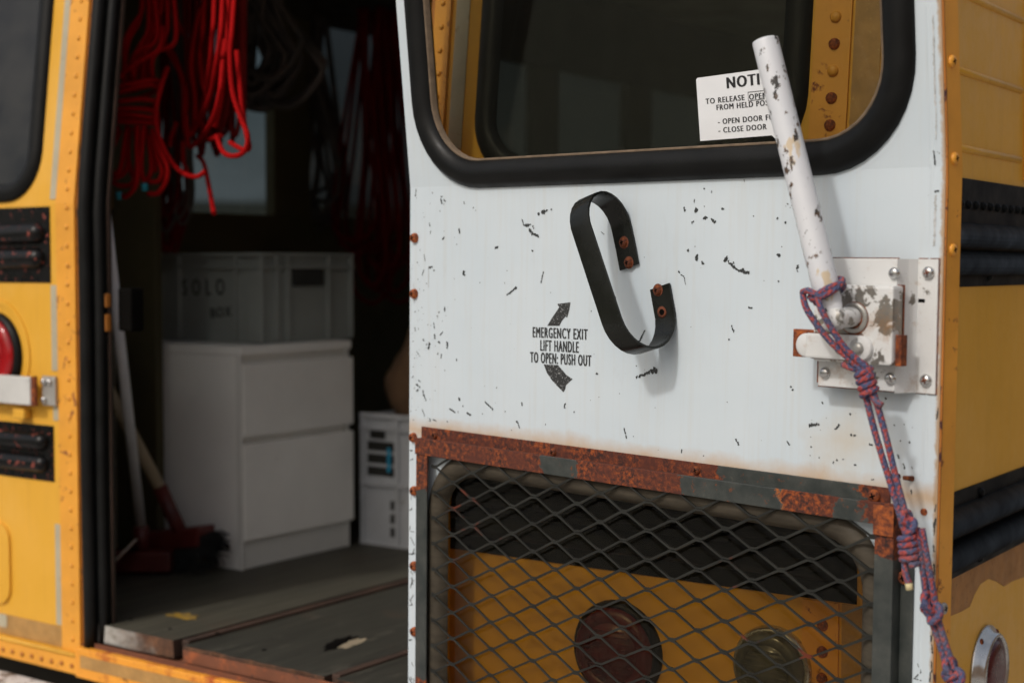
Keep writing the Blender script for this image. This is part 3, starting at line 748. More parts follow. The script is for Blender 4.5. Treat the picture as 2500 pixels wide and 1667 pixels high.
# worn spots in the boards
def flat_blob(name, cx, cy, rx, ry, z, mat, ang=0, n=22, jit=.25, seed=1):
    rnd = random.Random(seed); bm = bmesh.new(); vs = []
    for k in range(n):
        a = 2 * math.pi * k / n; q = 1 + rnd.uniform(-jit, jit); x, y = rx * q * math.cos(a), ry * q * math.sin(a)
        vs.append(bm.verts.new((cx + x * math.cos(ang) - y * math.sin(ang), cy + x * math.sin(ang) + y * math.cos(ang), z)))
    bm.faces.new(vs); return obj(name, bm, mat, flo)
flat_blob('worn_hollow', *(0.0280, 0.2126), .020, .062, .8925, m_steel_hole, R(14), seed=3)
flat_blob('worn_hollow', *(0.0519, 0.2176), .014, .045, .893, m_tanwood, R(10), seed=5)
flat_blob('yellow_floor_mark', *(-0.3779, 0.1611), .040, .022, .9006, m_yellow_mark, R(5), jit=.35, seed=9)
for k, (a, b) in enumerate(((-0.4437, 0.0782), (-0.3139, 0.0702), (-0.0561, 0.0826), (-0.2094, 0.1025))):
    nl = rivet_mesh('nail_head', .005, .002, m_steel_hole, flo); nl.location = (a, b, .8995 if k != 2 else .892)

# --- cabin shell
for (ya, yb) in ((.06, .72), (1.244, 1.40), (1.93, 2.09), (2.62, 2.79), (3.3, 3.5), (4., 8.9)):
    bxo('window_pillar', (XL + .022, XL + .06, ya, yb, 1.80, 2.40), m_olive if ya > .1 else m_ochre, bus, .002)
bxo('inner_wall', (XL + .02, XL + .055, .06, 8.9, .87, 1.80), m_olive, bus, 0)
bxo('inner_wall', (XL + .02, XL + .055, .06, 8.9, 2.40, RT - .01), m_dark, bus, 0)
bxo('outer_wall', (XL, XL + .018, .115, 9., .62, 1.795), m_yellow, bus, 0)
bxo('outer_wall', (XL, XL + .018, .115, 9., 2.405, RT), m_yellow, bus, 0)
for ya, yb in ((.72, 1.244), (1.40, 1.93), (2.09, 2.62), (2.79, 3.3), (3.5, 4.)):
    bxo('side_pane', (XL + .010, XL + .014, ya - .075, yb + .075, 1.796, 2.404), m_glass_side if ya < 1 else m_glass_dark, bus, 0)
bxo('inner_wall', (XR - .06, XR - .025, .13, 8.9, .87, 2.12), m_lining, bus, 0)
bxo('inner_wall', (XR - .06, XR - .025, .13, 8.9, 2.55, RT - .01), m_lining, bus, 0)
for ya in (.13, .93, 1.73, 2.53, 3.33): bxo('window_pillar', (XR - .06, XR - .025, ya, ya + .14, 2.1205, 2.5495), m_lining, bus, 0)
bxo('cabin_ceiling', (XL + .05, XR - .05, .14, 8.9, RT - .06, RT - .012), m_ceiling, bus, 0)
bxo('front_bulkhead', (XL + .06, XR - .06, 6.0, 6.04, .87, RT - .06), m_dark, bus, 0)
bxo('roof_rack_rail', (-.95, .35, .30, .33, 2.42, 2.45), m_dark, bus, .004)
bxo('roof_rack_rail', (-1.1, .6, 1.45, 1.48, 2.42, 2.45), m_dark, bus, .004)
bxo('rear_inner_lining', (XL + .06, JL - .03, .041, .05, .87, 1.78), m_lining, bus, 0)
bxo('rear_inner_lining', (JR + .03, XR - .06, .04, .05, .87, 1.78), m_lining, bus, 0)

# ------------------------------------------------------------------ the open emergency door (part of the bus)
DA, SAG = R(9.5), R(.7)
Dh = Vector((math.cos(DA), -math.sin(DA), 0)); NN = Vector((-math.sin(DA), -math.cos(DA), 0)); ZZ = Vector((0, 0, 1))
DD = Dh * math.cos(SAG) - ZZ * math.sin(SAG); VV = Dh * math.sin(SAG) + ZZ * math.cos(SAG)
HP = Vector((.395, -.05, .9)) + DD * .027
MD = Matrix(((DD.x, VV.x, NN.x, HP.x), (DD.y, VV.y, NN.y, HP.y), (DD.z, VV.z, NN.z, HP.z), (0, 0, 0, 1)))
KV = .875; DW = .975; DT = .030
def dl(u, v, w_): return (u, v, w_ + max(0., v - KV) * LEAN)     # the upper half of the door leans inwards
LW = (.066, -.02, .897, .4285, .09)      # lower window opening
UW = (.048, .892, .918, 1.62, .118)      # upper window opening
bmd = plate([(0, -.10), (DW, -.10), (DW, KV), (0, KV)], [rr(*LW)], -.004, 0., dl)
bu = plate([(0, KV), (DW, KV), (DW, 1.72), (0, 1.72)], [rr(*UW, 10)], -.004, 0., dl)
tmpm = bpy.data.meshes.new('t'); bu.to_mesh(tmpm); bu.free(); bmd.from_mesh(tmpm); bpy.data.meshes.remove(tmpm)
door = obj('emergency_door', bmd, m_door, bus); door.matrix_world = MD
door['label'] = 'white inside face of the rear emergency door, chipped and folded open'
door_ref[0] = door
def D(name, bm, mat, smooth=False, angle=None): return obj(name, bm, mat, door, smooth, angle)
def DB(name, b, mat, bev=.0012, smooth=False): return bxo(name, b, mat, door, bev, smooth)
# outer skin and edges
bo = plate([(0, -.10), (DW, -.10), (DW, KV), (0, KV)], [rr(*LW)], -DT - .004, -DT, dl)
bu = plate([(0, KV), (DW, KV), (DW, 1.72), (0, 1.72)], [rr(*UW, 10)], -DT - .004, -DT, dl)
tmpm = bpy.data.meshes.new('t'); bu.to_mesh(tmpm); bu.free(); bo.from_mesh(tmpm); bpy.data.meshes.remove(tmpm)
D('outer_skin', bo, m_yellow)
def edge_strip(u0, u1, w0, w1, v0=-.10, v1=1.72, bev=0):
    bm = bmesh.new(); rings = []
    for v in (v0, KV, v1): rings.append([bm.verts.new(dl(u, v, w_)) for (u, w_) in ((u0, w0), (u1, w0), (u1, w1), (u0, w1))])
    for a, b in zip(rings, rings[1:]):
        for k in range(4): bm.faces.new((a[k], a[(k + 1) % 4], b[(k + 1) % 4], b[k]))
    bm.faces.new(rings[0]); bm.faces.new(rings[-1]); return bm
D('edge_flange', edge_strip(DW - .0025, DW + .0015, -DT - .008, -.0045), m_yellow_worn)
D('edge_bead', tube([dl(DW + .0002, -.10 + k * .0455, -.0035) for k in range(41)], .0022, 6), m_jamb)
D('edge_flange', edge_strip(-.0015, .0025, -DT - .004, -.0045), m_white_metal)
def reveal(rect, n=8):
    return sweep_rr(rr(*rect, n), [(.001, -DT - .003), (.001, -.001)], dl)
D('window_reveal', reveal(LW), m_rubber); D('window_reveal', reveal(UW, 10), m_rubber)
def ring_screw(name, u, v, w_, r, h, mats, axis='w', cross=True):
    o = obj(name, screw_bm(r, h, cross), mats, door, True); o.location = dl(u, v, w_)
    if axis == 'u': o.rotation_euler = (0, R(90), 0)
    return o
for v in (1.0, .885, .775, .335, .17): ring_screw('edge_screw', DW + .0015, v, -.018, .0075, .0045, [m_yellow_worn if v > .4 else m_galv, m_steel_hole], 'u')
# window seals and glass
D('upper_window_seal', sweep_rr(rr(*UW, 10), [(-.024, -.010), (-.022, .001), (-.013, .012), (.002, .017), (.014, .013), (.0215, .005), (.0225, -.001)], dl), m_rubber, True)
D('seal_lip', sweep_rr(rr(UW[0] + .0225, UW[1] + .0225, UW[2] - .0225, UW[3] - .0225, .098, 10), [(-.002, -.008), (-.0015, .0015), (.0008, .0035), (.003, .002)], dl), m_rubber_rim, True)
D('upper_window_glass', plate(rr(.065, .909, .901, 1.603, .10, 8), [], -.0145, -.0105, dl), m_glass_door)
D('lower_window_seal', sweep_rr(rr(*LW), [(-.0235, -.008), (-.0215, .001), (-.013, .0095), (-.002, .0125), (.008, .009), (.0145, .002), (.015, -.001)], dl), m_rubber_dusty, True)
D('lower_window_glass', plate(rr(.076, -.01, .887, .418, .08, 8), [], -.0145, -.0105, dl), m_glass_dusty)
# horizontal fold line and vertical pressed crease
D('edge_crease', tube([dl(.957, -.05 + k * .046, -.0064) for k in range(38)], .0072, 10), m_door)

# paint chips and scratches: irregular flakes of bare primer
def flake(bm, cx, cy, r, rnd, el=1., ang=0.):
    n = rnd.choice((6, 7, 8, 9)); vs = []
    for k in range(n):
        a = 2 * math.pi * k / n + rnd.uniform(-.2, .2); q = r * rnd.uniform(.55, 1.25); x, y = q * el * math.cos(a), q * math.sin(a)
        p = dl(cx + x * math.cos(ang) - y * math.sin(ang), cy + x * math.sin(ang) + y * math.cos(ang), .00045 + rnd.uniform(0, .0001)); vs.append(bm.verts.new(p))
    bm.faces.new(vs)
def chip(bm, p, q, r, rnd):
    d = math.hypot(q[0] - p[0], q[1] - p[1]); n = max(1, int(d / (r * 1.15)))
    for k in range(n + 1):
        t = k / n if d > 1e-5 else 0
        flake(bm, p[0] + (q[0] - p[0]) * t + rnd.uniform(-.4, .4) * r, p[1] + (q[1] - p[1]) * t + rnd.uniform(-.4, .4) * r, r * rnd.uniform(.7, 1.15), rnd, rnd.uniform(1, 1.6), rnd.uniform(0, 3.1))
        if d < 1e-5: break
rnd = random.Random(21); bmc = bmesh.new()
CH = [((0.0145, 0.8720),(0.0135, 0.8612),1.6),((0.0551, 0.8650),(0.0551, 0.8650),2.8),((0.0761, 0.8585),(0.0791, 0.8584),2.4),((0.0761, 0.8525),(0.0782, 0.8478),3.0),((0.0831, 0.8530),(0.0870, 0.8503),2.2),
 ((0.1308, 0.8488),(0.1318, 0.8455),2.0),((0.1528, 0.8392),(0.1528, 0.8392),1.6),((0.1585, 0.8346),(0.1585, 0.8346),1.2),((0.2980, 0.8274),(0.3092, 0.8304),6.0),((0.3109, 0.8304),(0.3152, 0.8328),3.0),((0.3237, 0.8333),(0.3246, 0.8333),2.0),
 ((0.2621, 0.8191),(0.2658, 0.8109),2.0),((0.2667, 0.8096),(0.2799, 0.8108),3.2),((0.2860, 0.8088),(0.2869, 0.8057),2.6),((0.2791, 0.8020),(0.2836, 0.7976),4.6),((0.2862, 0.7969),(0.2967, 0.7938),3.6),
 ((0.1197, 0.8042),(0.1216, 0.7990),3.4),((0.0846, 0.7925),(0.0816, 0.7891),2.6),((0.1141, 0.7805),(0.1141, 0.7805),1.8),((0.2039, 0.7754),(0.2094, 0.7767),3.2),((0.2839, 0.7718),(0.2848, 0.7706),2.2),
 ((0.0480, 0.7427),(0.0551, 0.7434),2.8),((0.0592, 0.7381),(0.0602, 0.7374),1.8),((0.1309, 0.7358),(0.1329, 0.7312),3.8),((0.1692, 0.7200),(0.1692, 0.7200),2.0),((0.2308, 0.7397),(0.2308, 0.7397),1.6),((0.3087, 0.7389),(0.3037, 0.7226),1.7),
 ((0.2247, 0.7211),(0.2256, 0.7198),1.2),((0.2483, 0.7132),(0.2313, 0.7026),2.8),((0.2492, 0.7145),(0.2510, 0.7126),4.0),((0.0485, 0.8154),(0.0495, 0.8107),1.7),((0.0516, 0.8033),(0.0506, 0.7986),1.2),
 ((0.0349, 0.7378),(0.0309, 0.7296),1.6),((0.0357, 0.7635),(0.0378, 0.7541),1.2),((0.0866, 0.6776),(0.0866, 0.6736),2.8),((0.0727, 0.6698),(0.0728, 0.6691),2.8),((0.0897, 0.6650),(0.0897, 0.6650),1.6),((0.0688, 0.6630),(0.0698, 0.6630),1.8),
 ((0.1110, 0.6917),(0.1110, 0.6917),1.8),((0.0599, 0.6518),(0.0620, 0.6431),1.8),((0.0820, 0.6372),(0.0761, 0.6323),2.0),((0.0620, 0.6323),(0.0631, 0.6270),3.2),((0.0732, 0.6214),(0.0742, 0.6201),3.6),((0.0940, 0.6197),(0.0931, 0.6129),4.2),
 ((0.0430, 0.6152),(0.0430, 0.6145),2.2),((0.0501, 0.6176),(0.0481, 0.6093),3.6),((0.0642, 0.6142),(0.0642, 0.6142),1.6),((0.0348, 0.6230),(0.0358, 0.6210),2.4),((0.0185, 0.6023),(0.0237, 0.5971),1.5),((0.0703, 0.6023),(0.0703, 0.6017),2.2),((0.0793, 0.6015),(0.0784, 0.5954),1.8),
 ((0.1158, 0.5941),(0.1158, 0.5934),2.6),((0.0875, 0.5750),(0.0875, 0.5750),2.0),((0.0131, 0.6418),(0.0152, 0.6364),1.5),((0.0074, 0.5584),(0.0095, 0.5599),2.0),((0.0240, 0.5547),(0.0271, 0.5522),2.2),((0.0189, 0.5468),(0.0251, 0.5438),4.0),((0.0221, 0.5395),(0.0180, 0.5364),2.2),
 ((0.0344, 0.5369),(0.0365, 0.5302),2.8),((0.0375, 0.5296),(0.0417, 0.5231),2.4),((0.1223, 0.5318),(0.1233, 0.5299),3.0),((0.1321, 0.5206),(0.1321, 0.5199),1.8),((0.0999, 0.5127),(0.1127, 0.5084),2.2),((0.1205, 0.5103),(0.1206, 0.5083),1.6),((0.1419, 0.5094),(0.1505, 0.5068),3.2),
 ((0.1834, 0.5305),(0.2004, 0.5207),2.2),((0.2092, 0.5552),(0.2092, 0.5552),1.8),((0.1771, 0.5116),(0.1771, 0.5109),1.3),((0.2289, 0.5191),(0.2289, 0.5184),1.5),((0.2648, 0.5348),(0.2658, 0.5329),2.6),((0.2554, 0.5052),(0.2563, 0.5033),3.6),((0.2581, 0.5009),(0.2609, 0.4954),1.6),((0.3162, 0.5060),(0.3171, 0.5067),1.6),
 ((0.0521, 0.4925),(0.0531, 0.4892),2.2),((0.0602, 0.4918),(0.0673, 0.4904),1.8),((0.0388, 0.4969),(0.0326, 0.5066),1.5),((0.0942, 0.4914),(0.0952, 0.4914),2.0),
 ((0.3567, 0.5412),(0.3551, 0.5349),2.8),((0.3753, 0.5297),(0.3753, 0.5297),1.9),((0.4741, 0.5143),(0.4757, 0.5085),1.8),((0.4766, 0.5068),(0.4790, 0.5016),3.2),((0.4195, 0.5910),(0.4212, 0.5893),2.8),((0.4646, 0.5645),(0.4646, 0.5645),1.6),((0.4241, 0.5561),(0.4249, 0.5562),1.2),
 ((0.4960, 0.5905),(0.5158, 0.5964),3.4),((0.5158, 0.5976),(0.5330, 0.6016),5.0),((0.5233, 0.6016),(0.5293, 0.6031),5.2),((0.4957, 0.6070),(0.4957, 0.6064),1.8),((0.4997, 0.6409),(0.5109, 0.6585),1.8),((0.5027, 0.6440),(0.5057, 0.6489),3.0),((0.4520, 0.7045),(0.4536, 0.7039),2.4),((0.4209, 0.7585),(0.4217, 0.7585),1.6),((0.4250, 0.7993),(0.4307, 0.7957),1.2),
 ((0.5787, 0.8315),(0.5795, 0.8281),2.6),((0.5995, 0.8289),(0.6002, 0.8283),5.2),((0.6118, 0.8164),(0.6174, 0.8180),2.8),((0.6266, 0.8145),(0.6322, 0.8122),3.2),((0.5927, 0.8115),(0.5956, 0.8126),3.0),((0.6436, 0.8299),(0.6457, 0.8287),2.8),((0.5958, 0.8391),(0.5964, 0.8425),1.5),((0.6124, 0.8573),(0.6131, 0.8573),1.7),((0.6258, 0.8520),(0.6258, 0.8536),1.6),((0.6796, 0.8671),(0.6803, 0.8649),1.2),
 ((0.6960, 0.8192),(0.6960, 0.8192),1.6),((0.7341, 0.8149),(0.7347, 0.8160),2.2),((0.7471, 0.8094),(0.7472, 0.8084),2.8),((0.7498, 0.8340),(0.7498, 0.8340),1.7),((0.7543, 0.8291),(0.7543, 0.8291),1.6),((0.7473, 0.8309),(0.7473, 0.8309),1.2),((0.7562, 0.8318),(0.7562, 0.8318),1.2),
 ((0.5863, 0.7723),(0.5863, 0.7729),2.8),((0.5984, 0.7780),(0.5984, 0.7780),2.0),((0.6029, 0.7656),(0.6009, 0.7605),4.0),((0.6116, 0.7572),(0.6123, 0.7549),3.2),((0.5703, 0.7437),(0.5725, 0.7408),2.4),((0.5747, 0.7386),(0.5798, 0.7364),1.4),((0.5806, 0.7352),(0.5829, 0.7250),1.1),
 ((0.6512, 0.7620),(0.6513, 0.7614),5.2),((0.6554, 0.7581),(0.6569, 0.7559),2.4),((0.6596, 0.7543),(0.6693, 0.7483),4.0),((0.6707, 0.7467),(0.6788, 0.7457),3.4),((0.6802, 0.7457),(0.6890, 0.7436),4.2),((0.6644, 0.7566),(0.6651, 0.7555),1.7),
 ((0.7365, 0.7675),(0.7365, 0.7664),5.0),((0.7669, 0.7538),(0.7670, 0.7511),3.6),((0.7671, 0.7468),(0.7677, 0.7458),1.8),((0.7379, 0.7329),(0.7380, 0.7324),2.6),((0.7151, 0.7325),(0.7151, 0.7325),1.5),((0.7885, 0.7169),(0.7873, 0.7142),3.6),((0.7421, 0.7783),(0.7421, 0.7778),1.4),
 ((0.6913, 0.6969),(0.6954, 0.6959),2.2),((0.6635, 0.6699),(0.6670, 0.6628),2.4),((0.6591, 0.6524),(0.6591, 0.6518),2.0),((0.5935, 0.6665),(0.5935, 0.6665),1.6),((0.7604, 0.5950),(0.7611, 0.5940),2.6),((0.7631, 0.5903),(0.7631, 0.5903),2.0),
 ((0.6736, 0.5170),(0.6778, 0.5106),3.0),((0.7564, 0.5215),(0.7603, 0.5181),2.2),((0.7907, 0.5462),(0.8038, 0.5484),2.8),((0.5802, 0.4931),(0.5803, 0.4896),2.0),((0.6191, 0.4890),(0.6191, 0.4890),1.8),((0.7939, 0.5186),(0.7939, 0.5186),1.6),((0.7923, 0.5067),(0.7923, 0.5067),1.7),
 ((0.8297, 0.5454),(0.8351, 0.5501),2.6),((0.8528, 0.5401),(0.8540, 0.5397),3.0),((0.8576, 0.5395),(0.8588, 0.5391),2.0),((0.8331, 0.5055),(0.8338, 0.5046),2.6),((0.8277, 0.5023),(0.8272, 0.5007),1.7),((0.8416, 0.5070),(0.8416, 0.5070),1.6),((0.8598, 0.5020),(0.8604, 0.5021),2.0),((0.8504, 0.5661),(0.8504, 0.5656),2.4),((0.8087, 0.5776),(0.8093, 0.5766),2.2),((0.8804, 0.5297),(0.8827, 0.5294),2.4),((0.8850, 0.4860),(0.8867, 0.4867),2.0),((0.9015, 0.5898),(0.9021, 0.5894),2.6),
 ((0.9199, 0.5207),(0.9217, 0.5168),1.8),((0.9282, 0.5103),(0.9300, 0.5054),2.2),((0.9229, 0.5389),(0.9234, 0.5385),1.6),((0.9353, 0.5381),(0.9365, 0.5377),2.0),((0.9138, 0.5570),(0.9150, 0.5571),1.4),((0.9280, 0.5598),(0.9280, 0.5593),1.3),((0.9395, 0.5075),(0.9407, 0.5066),1.4),((0.9397, 0.4795),(0.9404, 0.4740),1.5),
 ((0.9587, 0.2552),(0.9500, 0.2457),1.2),((0.9500, 0.2457),(0.9601, 0.2452),1.2),((0.9545, 0.2646),(0.9593, 0.2553),1.2)]
CHU = [((0.9599, 0.8931),(0.9602, 0.8863),1.8),((0.9602, 0.8858),(0.9610, 0.8784),2.4),((0.9653, 0.8919),(0.9669, 0.8909),1.5),((0.9616, 0.8450),(0.9665, 0.8459),2.0)]
for p, q, r in CH + CHU: chip(bmc, p, q, r / 1750., rnd)
for k in range(130):
    u = abs(rnd.gauss(0, .035)) + .004 if rnd.random() < .6 else rnd.uniform(.01, .96); v = rnd.uniform(.485, .868)
    chip(bmc, (u, v), (u, v), rnd.uniform(.0004, .0010), rnd)
for k in range(26):
    v = rnd.uniform(-.05, .46); chip(bmc, (rnd.uniform(.002, .016), v), (rnd.uniform(.002, .016), v + rnd.uniform(-.012, .012)), rnd.uniform(.0005, .0012), rnd)
for k in range(30):
    v = rnd.gauss(.33, .10); chip(bmc, (rnd.uniform(.9705, .9742), v), (rnd.uniform(.971, .9742), v + rnd.uniform(0, .014)), rnd.uniform(.0006, .0013), rnd)
pc = D('paint_chips', bmc, m_chip); pc['kind'] = 'stuff'; pc['label'] = 'small black chips scattered over the white paint'
bms = bmesh.new()
for (p, q, r) in (((0.9625, 0.8390),(0.9625, 0.7797),3.),((0.9644, 0.7500),(0.9658, 0.6406),2.),((0.9641, 1.0520),(0.9638, 0.9464),2.2),((0.9648, 0.9439),(0.9636, 0.9076),1.5),((0.0470, 0.7447),(0.0463, 0.7109),1.2),((0.0094, 0.7170),(0.0117, 0.6828),1.)):
    chip(bms, p, q, r / 1750., rnd)
sf = D('grey_scuffs', bms, m_scuff); sf['kind'] = 'stuff'

# stencilled instructions and the two arrow stubs
def put_text(body, uv, width, cap, mat, name, bold=.0, rot=0., w_=.0006, align='CENTER', fn=None):
    c_, s_ = math.cos(rot), math.sin(rot)
    return text_mesh(body, width, cap, mat, door, name, bold, align, lambda p: (fn or dl)(uv[0] + p.x * c_ - p.y * s_, uv[1] + p.x * s_ + p.y * c_, w_ + p.z))
put_text('EMERGENCY EXIT', (0.3442, 0.6469), .1125, .0160, m_print, 'exit_lettering', .00055, R(.6))
put_text('LIFT HANDLE', (0.3436, 0.6273), .0785, .0165, m_print, 'exit_lettering', .00055, R(.6))
put_text('TO OPEN: PUSH OUT', (0.3456, 0.6082), .1255, .0165, m_print, 'exit_lettering', .00055, R(.6))
def decal(name, pts, mat): return D(name, plate(pts, [], .0002, .0007, dl), mat)
decal('curved_arrow', [(0.3184, 0.6573),(0.3269, 0.6683),(0.3361, 0.6785),(0.3428, 0.6862),(0.3385, 0.6910),(0.3511, 0.6926),(0.3654, 0.6942),(0.3630, 0.6825),(0.3590, 0.6713),(0.3556, 0.6730),(0.3482, 0.6659),(0.3432, 0.6583)], m_print_faded)
decal('curved_arrow', [(0.3115, 0.5981),(0.3407, 0.5986),(0.3492, 0.5922),(0.3595, 0.5842),(0.3712, 0.5794),(0.3630, 0.5733),(0.3580, 0.5692),(0.3564, 0.5629),(0.3531, 0.5583),(0.3411, 0.5662),(0.3290, 0.5748),(0.3186, 0.5854)], m_print_faded)

# notice sticker inside the upper glass
def gl(u, v, w_): return dl(u, v, w_ - .0095)
SA = [(0.6021, 1.0085), (0.7075, 1.0115), (0.7099, 1.0071), (0.7301, 0.9249), (0.7254, 0.9204), (0.7204, 0.9249), (0.6015, 0.9231), (0.5998, 1.0059)]
st = D('notice_sticker', plate(SA, [], .0, .0005, gl), m_sticker); st['label'] = 'white NOTICE sticker on the upper door window'
def ntext(body, p, q, cap, bold=.00042, nm='notice_lettering'):
    put_text(body, p, math.hypot(q[0] - p[0], q[1] - p[1]), cap, m_ink, nm, bold, math.atan2(q[1] - p[1], q[0] - p[0]), .0007, 'LEFT', gl)
ntext('NOTICE', (0.6520, 0.9979), (0.7328, 1.0000), .0150, .0011)
ntext('TO RELEASE', (0.6147, 0.9759), (0.6791, 0.9770), .0074)
ntext('OPEN', (0.6871, 0.9770), (0.7154, 0.9774), .0074)
ntext('FROM HELD POS', (0.6326, 0.9665), (0.7169, 0.9678), .0074)
ntext('- OPEN DOOR FU', (0.6338, 0.9474), (0.7236, 0.9487), .0074)
ntext('- CLOSE DOOR', (0.6341, 0.9359), (0.7126, 0.9368), .0074)
fr = [(0.6855, 0.9833), (0.7112, 0.9836), (0.7113, 0.9729), (0.6855, 0.9720)]
D('notice_box', tube([gl(p[0], p[1], .0008) for p in fr], .00045, 5, True), m_ink)

# strap handle: a black flat bar bent into a flattened ring, its two feet screwed to the door
pv, qv = Vector((.287, -.958)), Vector((.958, .287)); O2 = Vector((.4733, .7837))
ring = [(.037, .0035, -.001), (.008, .0035, 0), (-.022, .0035, 0)]
for k in range(1, 13):
    a = math.pi * k / 13; ring.append((-.022 - .046 * math.sin(a), .0495 - .046 * math.cos(a), .0 + .004 * k / 13))
for k in range(7): ring.append((-.022 + .143 * k / 6, .0955, .004 + .020 * k / 6))
for k in range(1, 13):
    a = math.pi * k / 13; ring.append((.121 + .046 * math.sin(a), .0495 + .046 * math.cos(a), .024 + .020 * k / 13))
ring += [(.121, .0035, .044), (.100, .0035, .045), (.0785, .0035, .046)]
bm = bmesh.new(); rings = []
for i, (p, w_, q) in enumerate(ring):
    a = ring[max(0, i - 1)]; b = ring[min(len(ring) - 1, i + 1)]; t = Vector((b[0] - a[0], b[1] - a[1])).normalized(); nr = Vector((t.y, -t.x))
    rg = []
    for (sq, sn) in ((-1, -1), (-.93, -1.15), (.93, -1.15), (1, -1), (1, 1), (.93, 1.15), (-.93, 1.15), (-1, 1)):
        pp = p + nr.x * sn * .0016; ww = w_ + nr.y * sn * .0016; qq = q + sq * .0178
        uvp = O2 + pv * pp + qv * qq; rg.append(bm.verts.new((uvp.x, uvp.y, ww)))
    rings.append(rg)
for A, B in zip(rings, rings[1:]):
    for k in range(8): f = bm.faces.new((A[k], A[(k + 1) % 8], B[(k + 1) % 8], B[k])); f.smooth = True
bm.faces.new(rings[0]); bm.faces.new(rings[-1])
hd = D('strap_handle', bm, m_handle, angle=35); hd['label'] = 'black strap pull handle bent into a flattened ring'
for i, (px_, empty_) in enumerate((((0.4733, 0.7837), 0), ((0.4831, 0.7549), 0), ((0.5376, 0.7165), 0), ((0.5456, 0.6855), 1))):
    hb = obj('rust_ring', lathe([(.0092 if not empty_ else .008, .0), (.0085, .0006), (.0045, .0007)], 18), m_handle_halo, door, True); hb.location = (px_[0], px_[1], .0052)
    if not empty_: ring_screw('handle_screw', px_[0], px_[1], .0054, .0068, .0055, [m_rust_dark, m_steel_hole])
    else:
        hb2 = obj('screw_hole', lathe([(.0044, .0), (.0, .0002)], 14), m_steel_hole, door); hb2.location = (px_[0], px_[1], .0058)

# hinge-side screws
for (px_) in ((0.0099, 0.7913), (0.0095, 0.6985), (0.0092, 0.4578), (0.0119, 0.3680), (0.0147, 0.1292), (0.0129, 0.2408)):
    ring_screw('hinge_screw', px_[0] + .003, px_[1], 0, .0082, .008, [m_rust_bolt, m_steel_hole])
# two stray screws and a rust plug at the lower latch side
for (px_, ang_) in (((0.9410, 0.4934), 0), ((0.9218, 0.4943), 0)):
    o_ = obj('loose_screw', tube([(0, 0, 0), (0, 0, .013)], [.0036, .0026], 8), m_rust_dark, door, True); o_.location = (px_[0], px_[1], 0); o_.rotation_euler = (R(-8), R(-25), 0)
ring_screw('rivet', *(0.9577, 0.4543), 0, .0045, .003, [m_rust_bolt, m_steel_hole], cross=False)

# --- window guard: rusted Z-section frame with an expanded metal sheet
GW = .020
DB('guard_flange', (.034, .912, .4585, .4785, .0006, .0035), m_guard_flange)
DB('guard_riser', (.034, .925, .4560, .4600, .0036, GW), m_guard_flange, .0008)
DB('guard_top_bar', (.040, .929, .4345, .4620, GW, GW + .003), m_guard_top, .0012)
DB('guard_side_bar', (.0425, .0695, -.06, .4340, GW - .0005, GW + .0022), m_guard_left)
DB('guard_side_bar', (.903, .9295, -.06, .4342, GW - .0005, GW + .0022), m_guard_right)
DB('guard_corner_lap', (.902, .9305, .4220, .4600, GW + .0032, GW + .0052), m_rust)
DB('guard_riser', (.0405, .0430, -.06, .456, .0006, GW - .001), m_guard_left, .0006)
DB('guard_riser', (.926, .9292, -.06, .4558, .0006, GW - .001), m_guard_right, .0006)
DB('guard_side_flange', (.9296, .9475, -.06, .4455, .0006, .0034), m_guard_right)
for px_ in ((0.0685, 0.4674), (0.3366, 0.4658), (0.6103, 0.4680)): ring_screw('guard_screw', px_[0], px_[1], .0035, .006, .0045, [m_rust_dark, m_steel_hole])
for px_ in ((0.8908, 0.4664), (0.9353, 0.3700)): ring_screw('guard_screw', px_[0], px_[1], .0035, .0085, .006, [m_rust, m_steel_hole])
PU, PVv = .0907, .0424; u0m, v0m = .1725, .3325
def strand(j):
    bm = bmesh.new(); vc = v0m + (j + .5) * PVv / 2; pts = []
    k0 = int((.045 - u0m) / (PU / 2)) - 1
    for k in range(k0, k0 + 24):
        u = u0m + k * PU / 2
        if u < .045 - PU / 2 or u > .925 + PU / 2: continue
        up = ((k + j) % 2 == 0)
        vv = vc + (-1 if up else 1) * (PVv / 4 - .0016)
        for du in (-.0055, .0055): pts.append((u + du, vv))
    P = [p for p in pts if .0455 <= p[0] <= .926]
    rnd_ = random.Random(j); prev = None; rings = []
    for i, p in enumerate(P):
        a, b = P[max(0, i - 1)], P[min(len(P) - 1, i + 1)]; t = Vector((b[0] - a[0], b[1] - a[1])).normalized(); nr = Vector((-t.y, t.x)); tw = .0004
        hw = .0015
        p = (p[0] + rnd_.uniform(-.0007, .0007), p[1] + rnd_.uniform(-.0006, .0006)); hw *= rnd_.uniform(.85, 1.2)
        rings.append([bm.verts.new((p[0] + nr.x * s1 * hw, p[1] + nr.y * s1 * hw, .0165 + s2 * .0014 + s1 * tw)) for (s1, s2) in ((-1, -1), (1, -1), (1, 1), (-1, 1))])
    for A, B in zip(rings, rings[1:]):
        for k in range(4): bm.faces.new((A[k], A[(k + 1) % 4], B[(k + 1) % 4], B[k]))
    return D('mesh_strand', bm, m_mesh)
for j in range(-17, 5): strand(j)

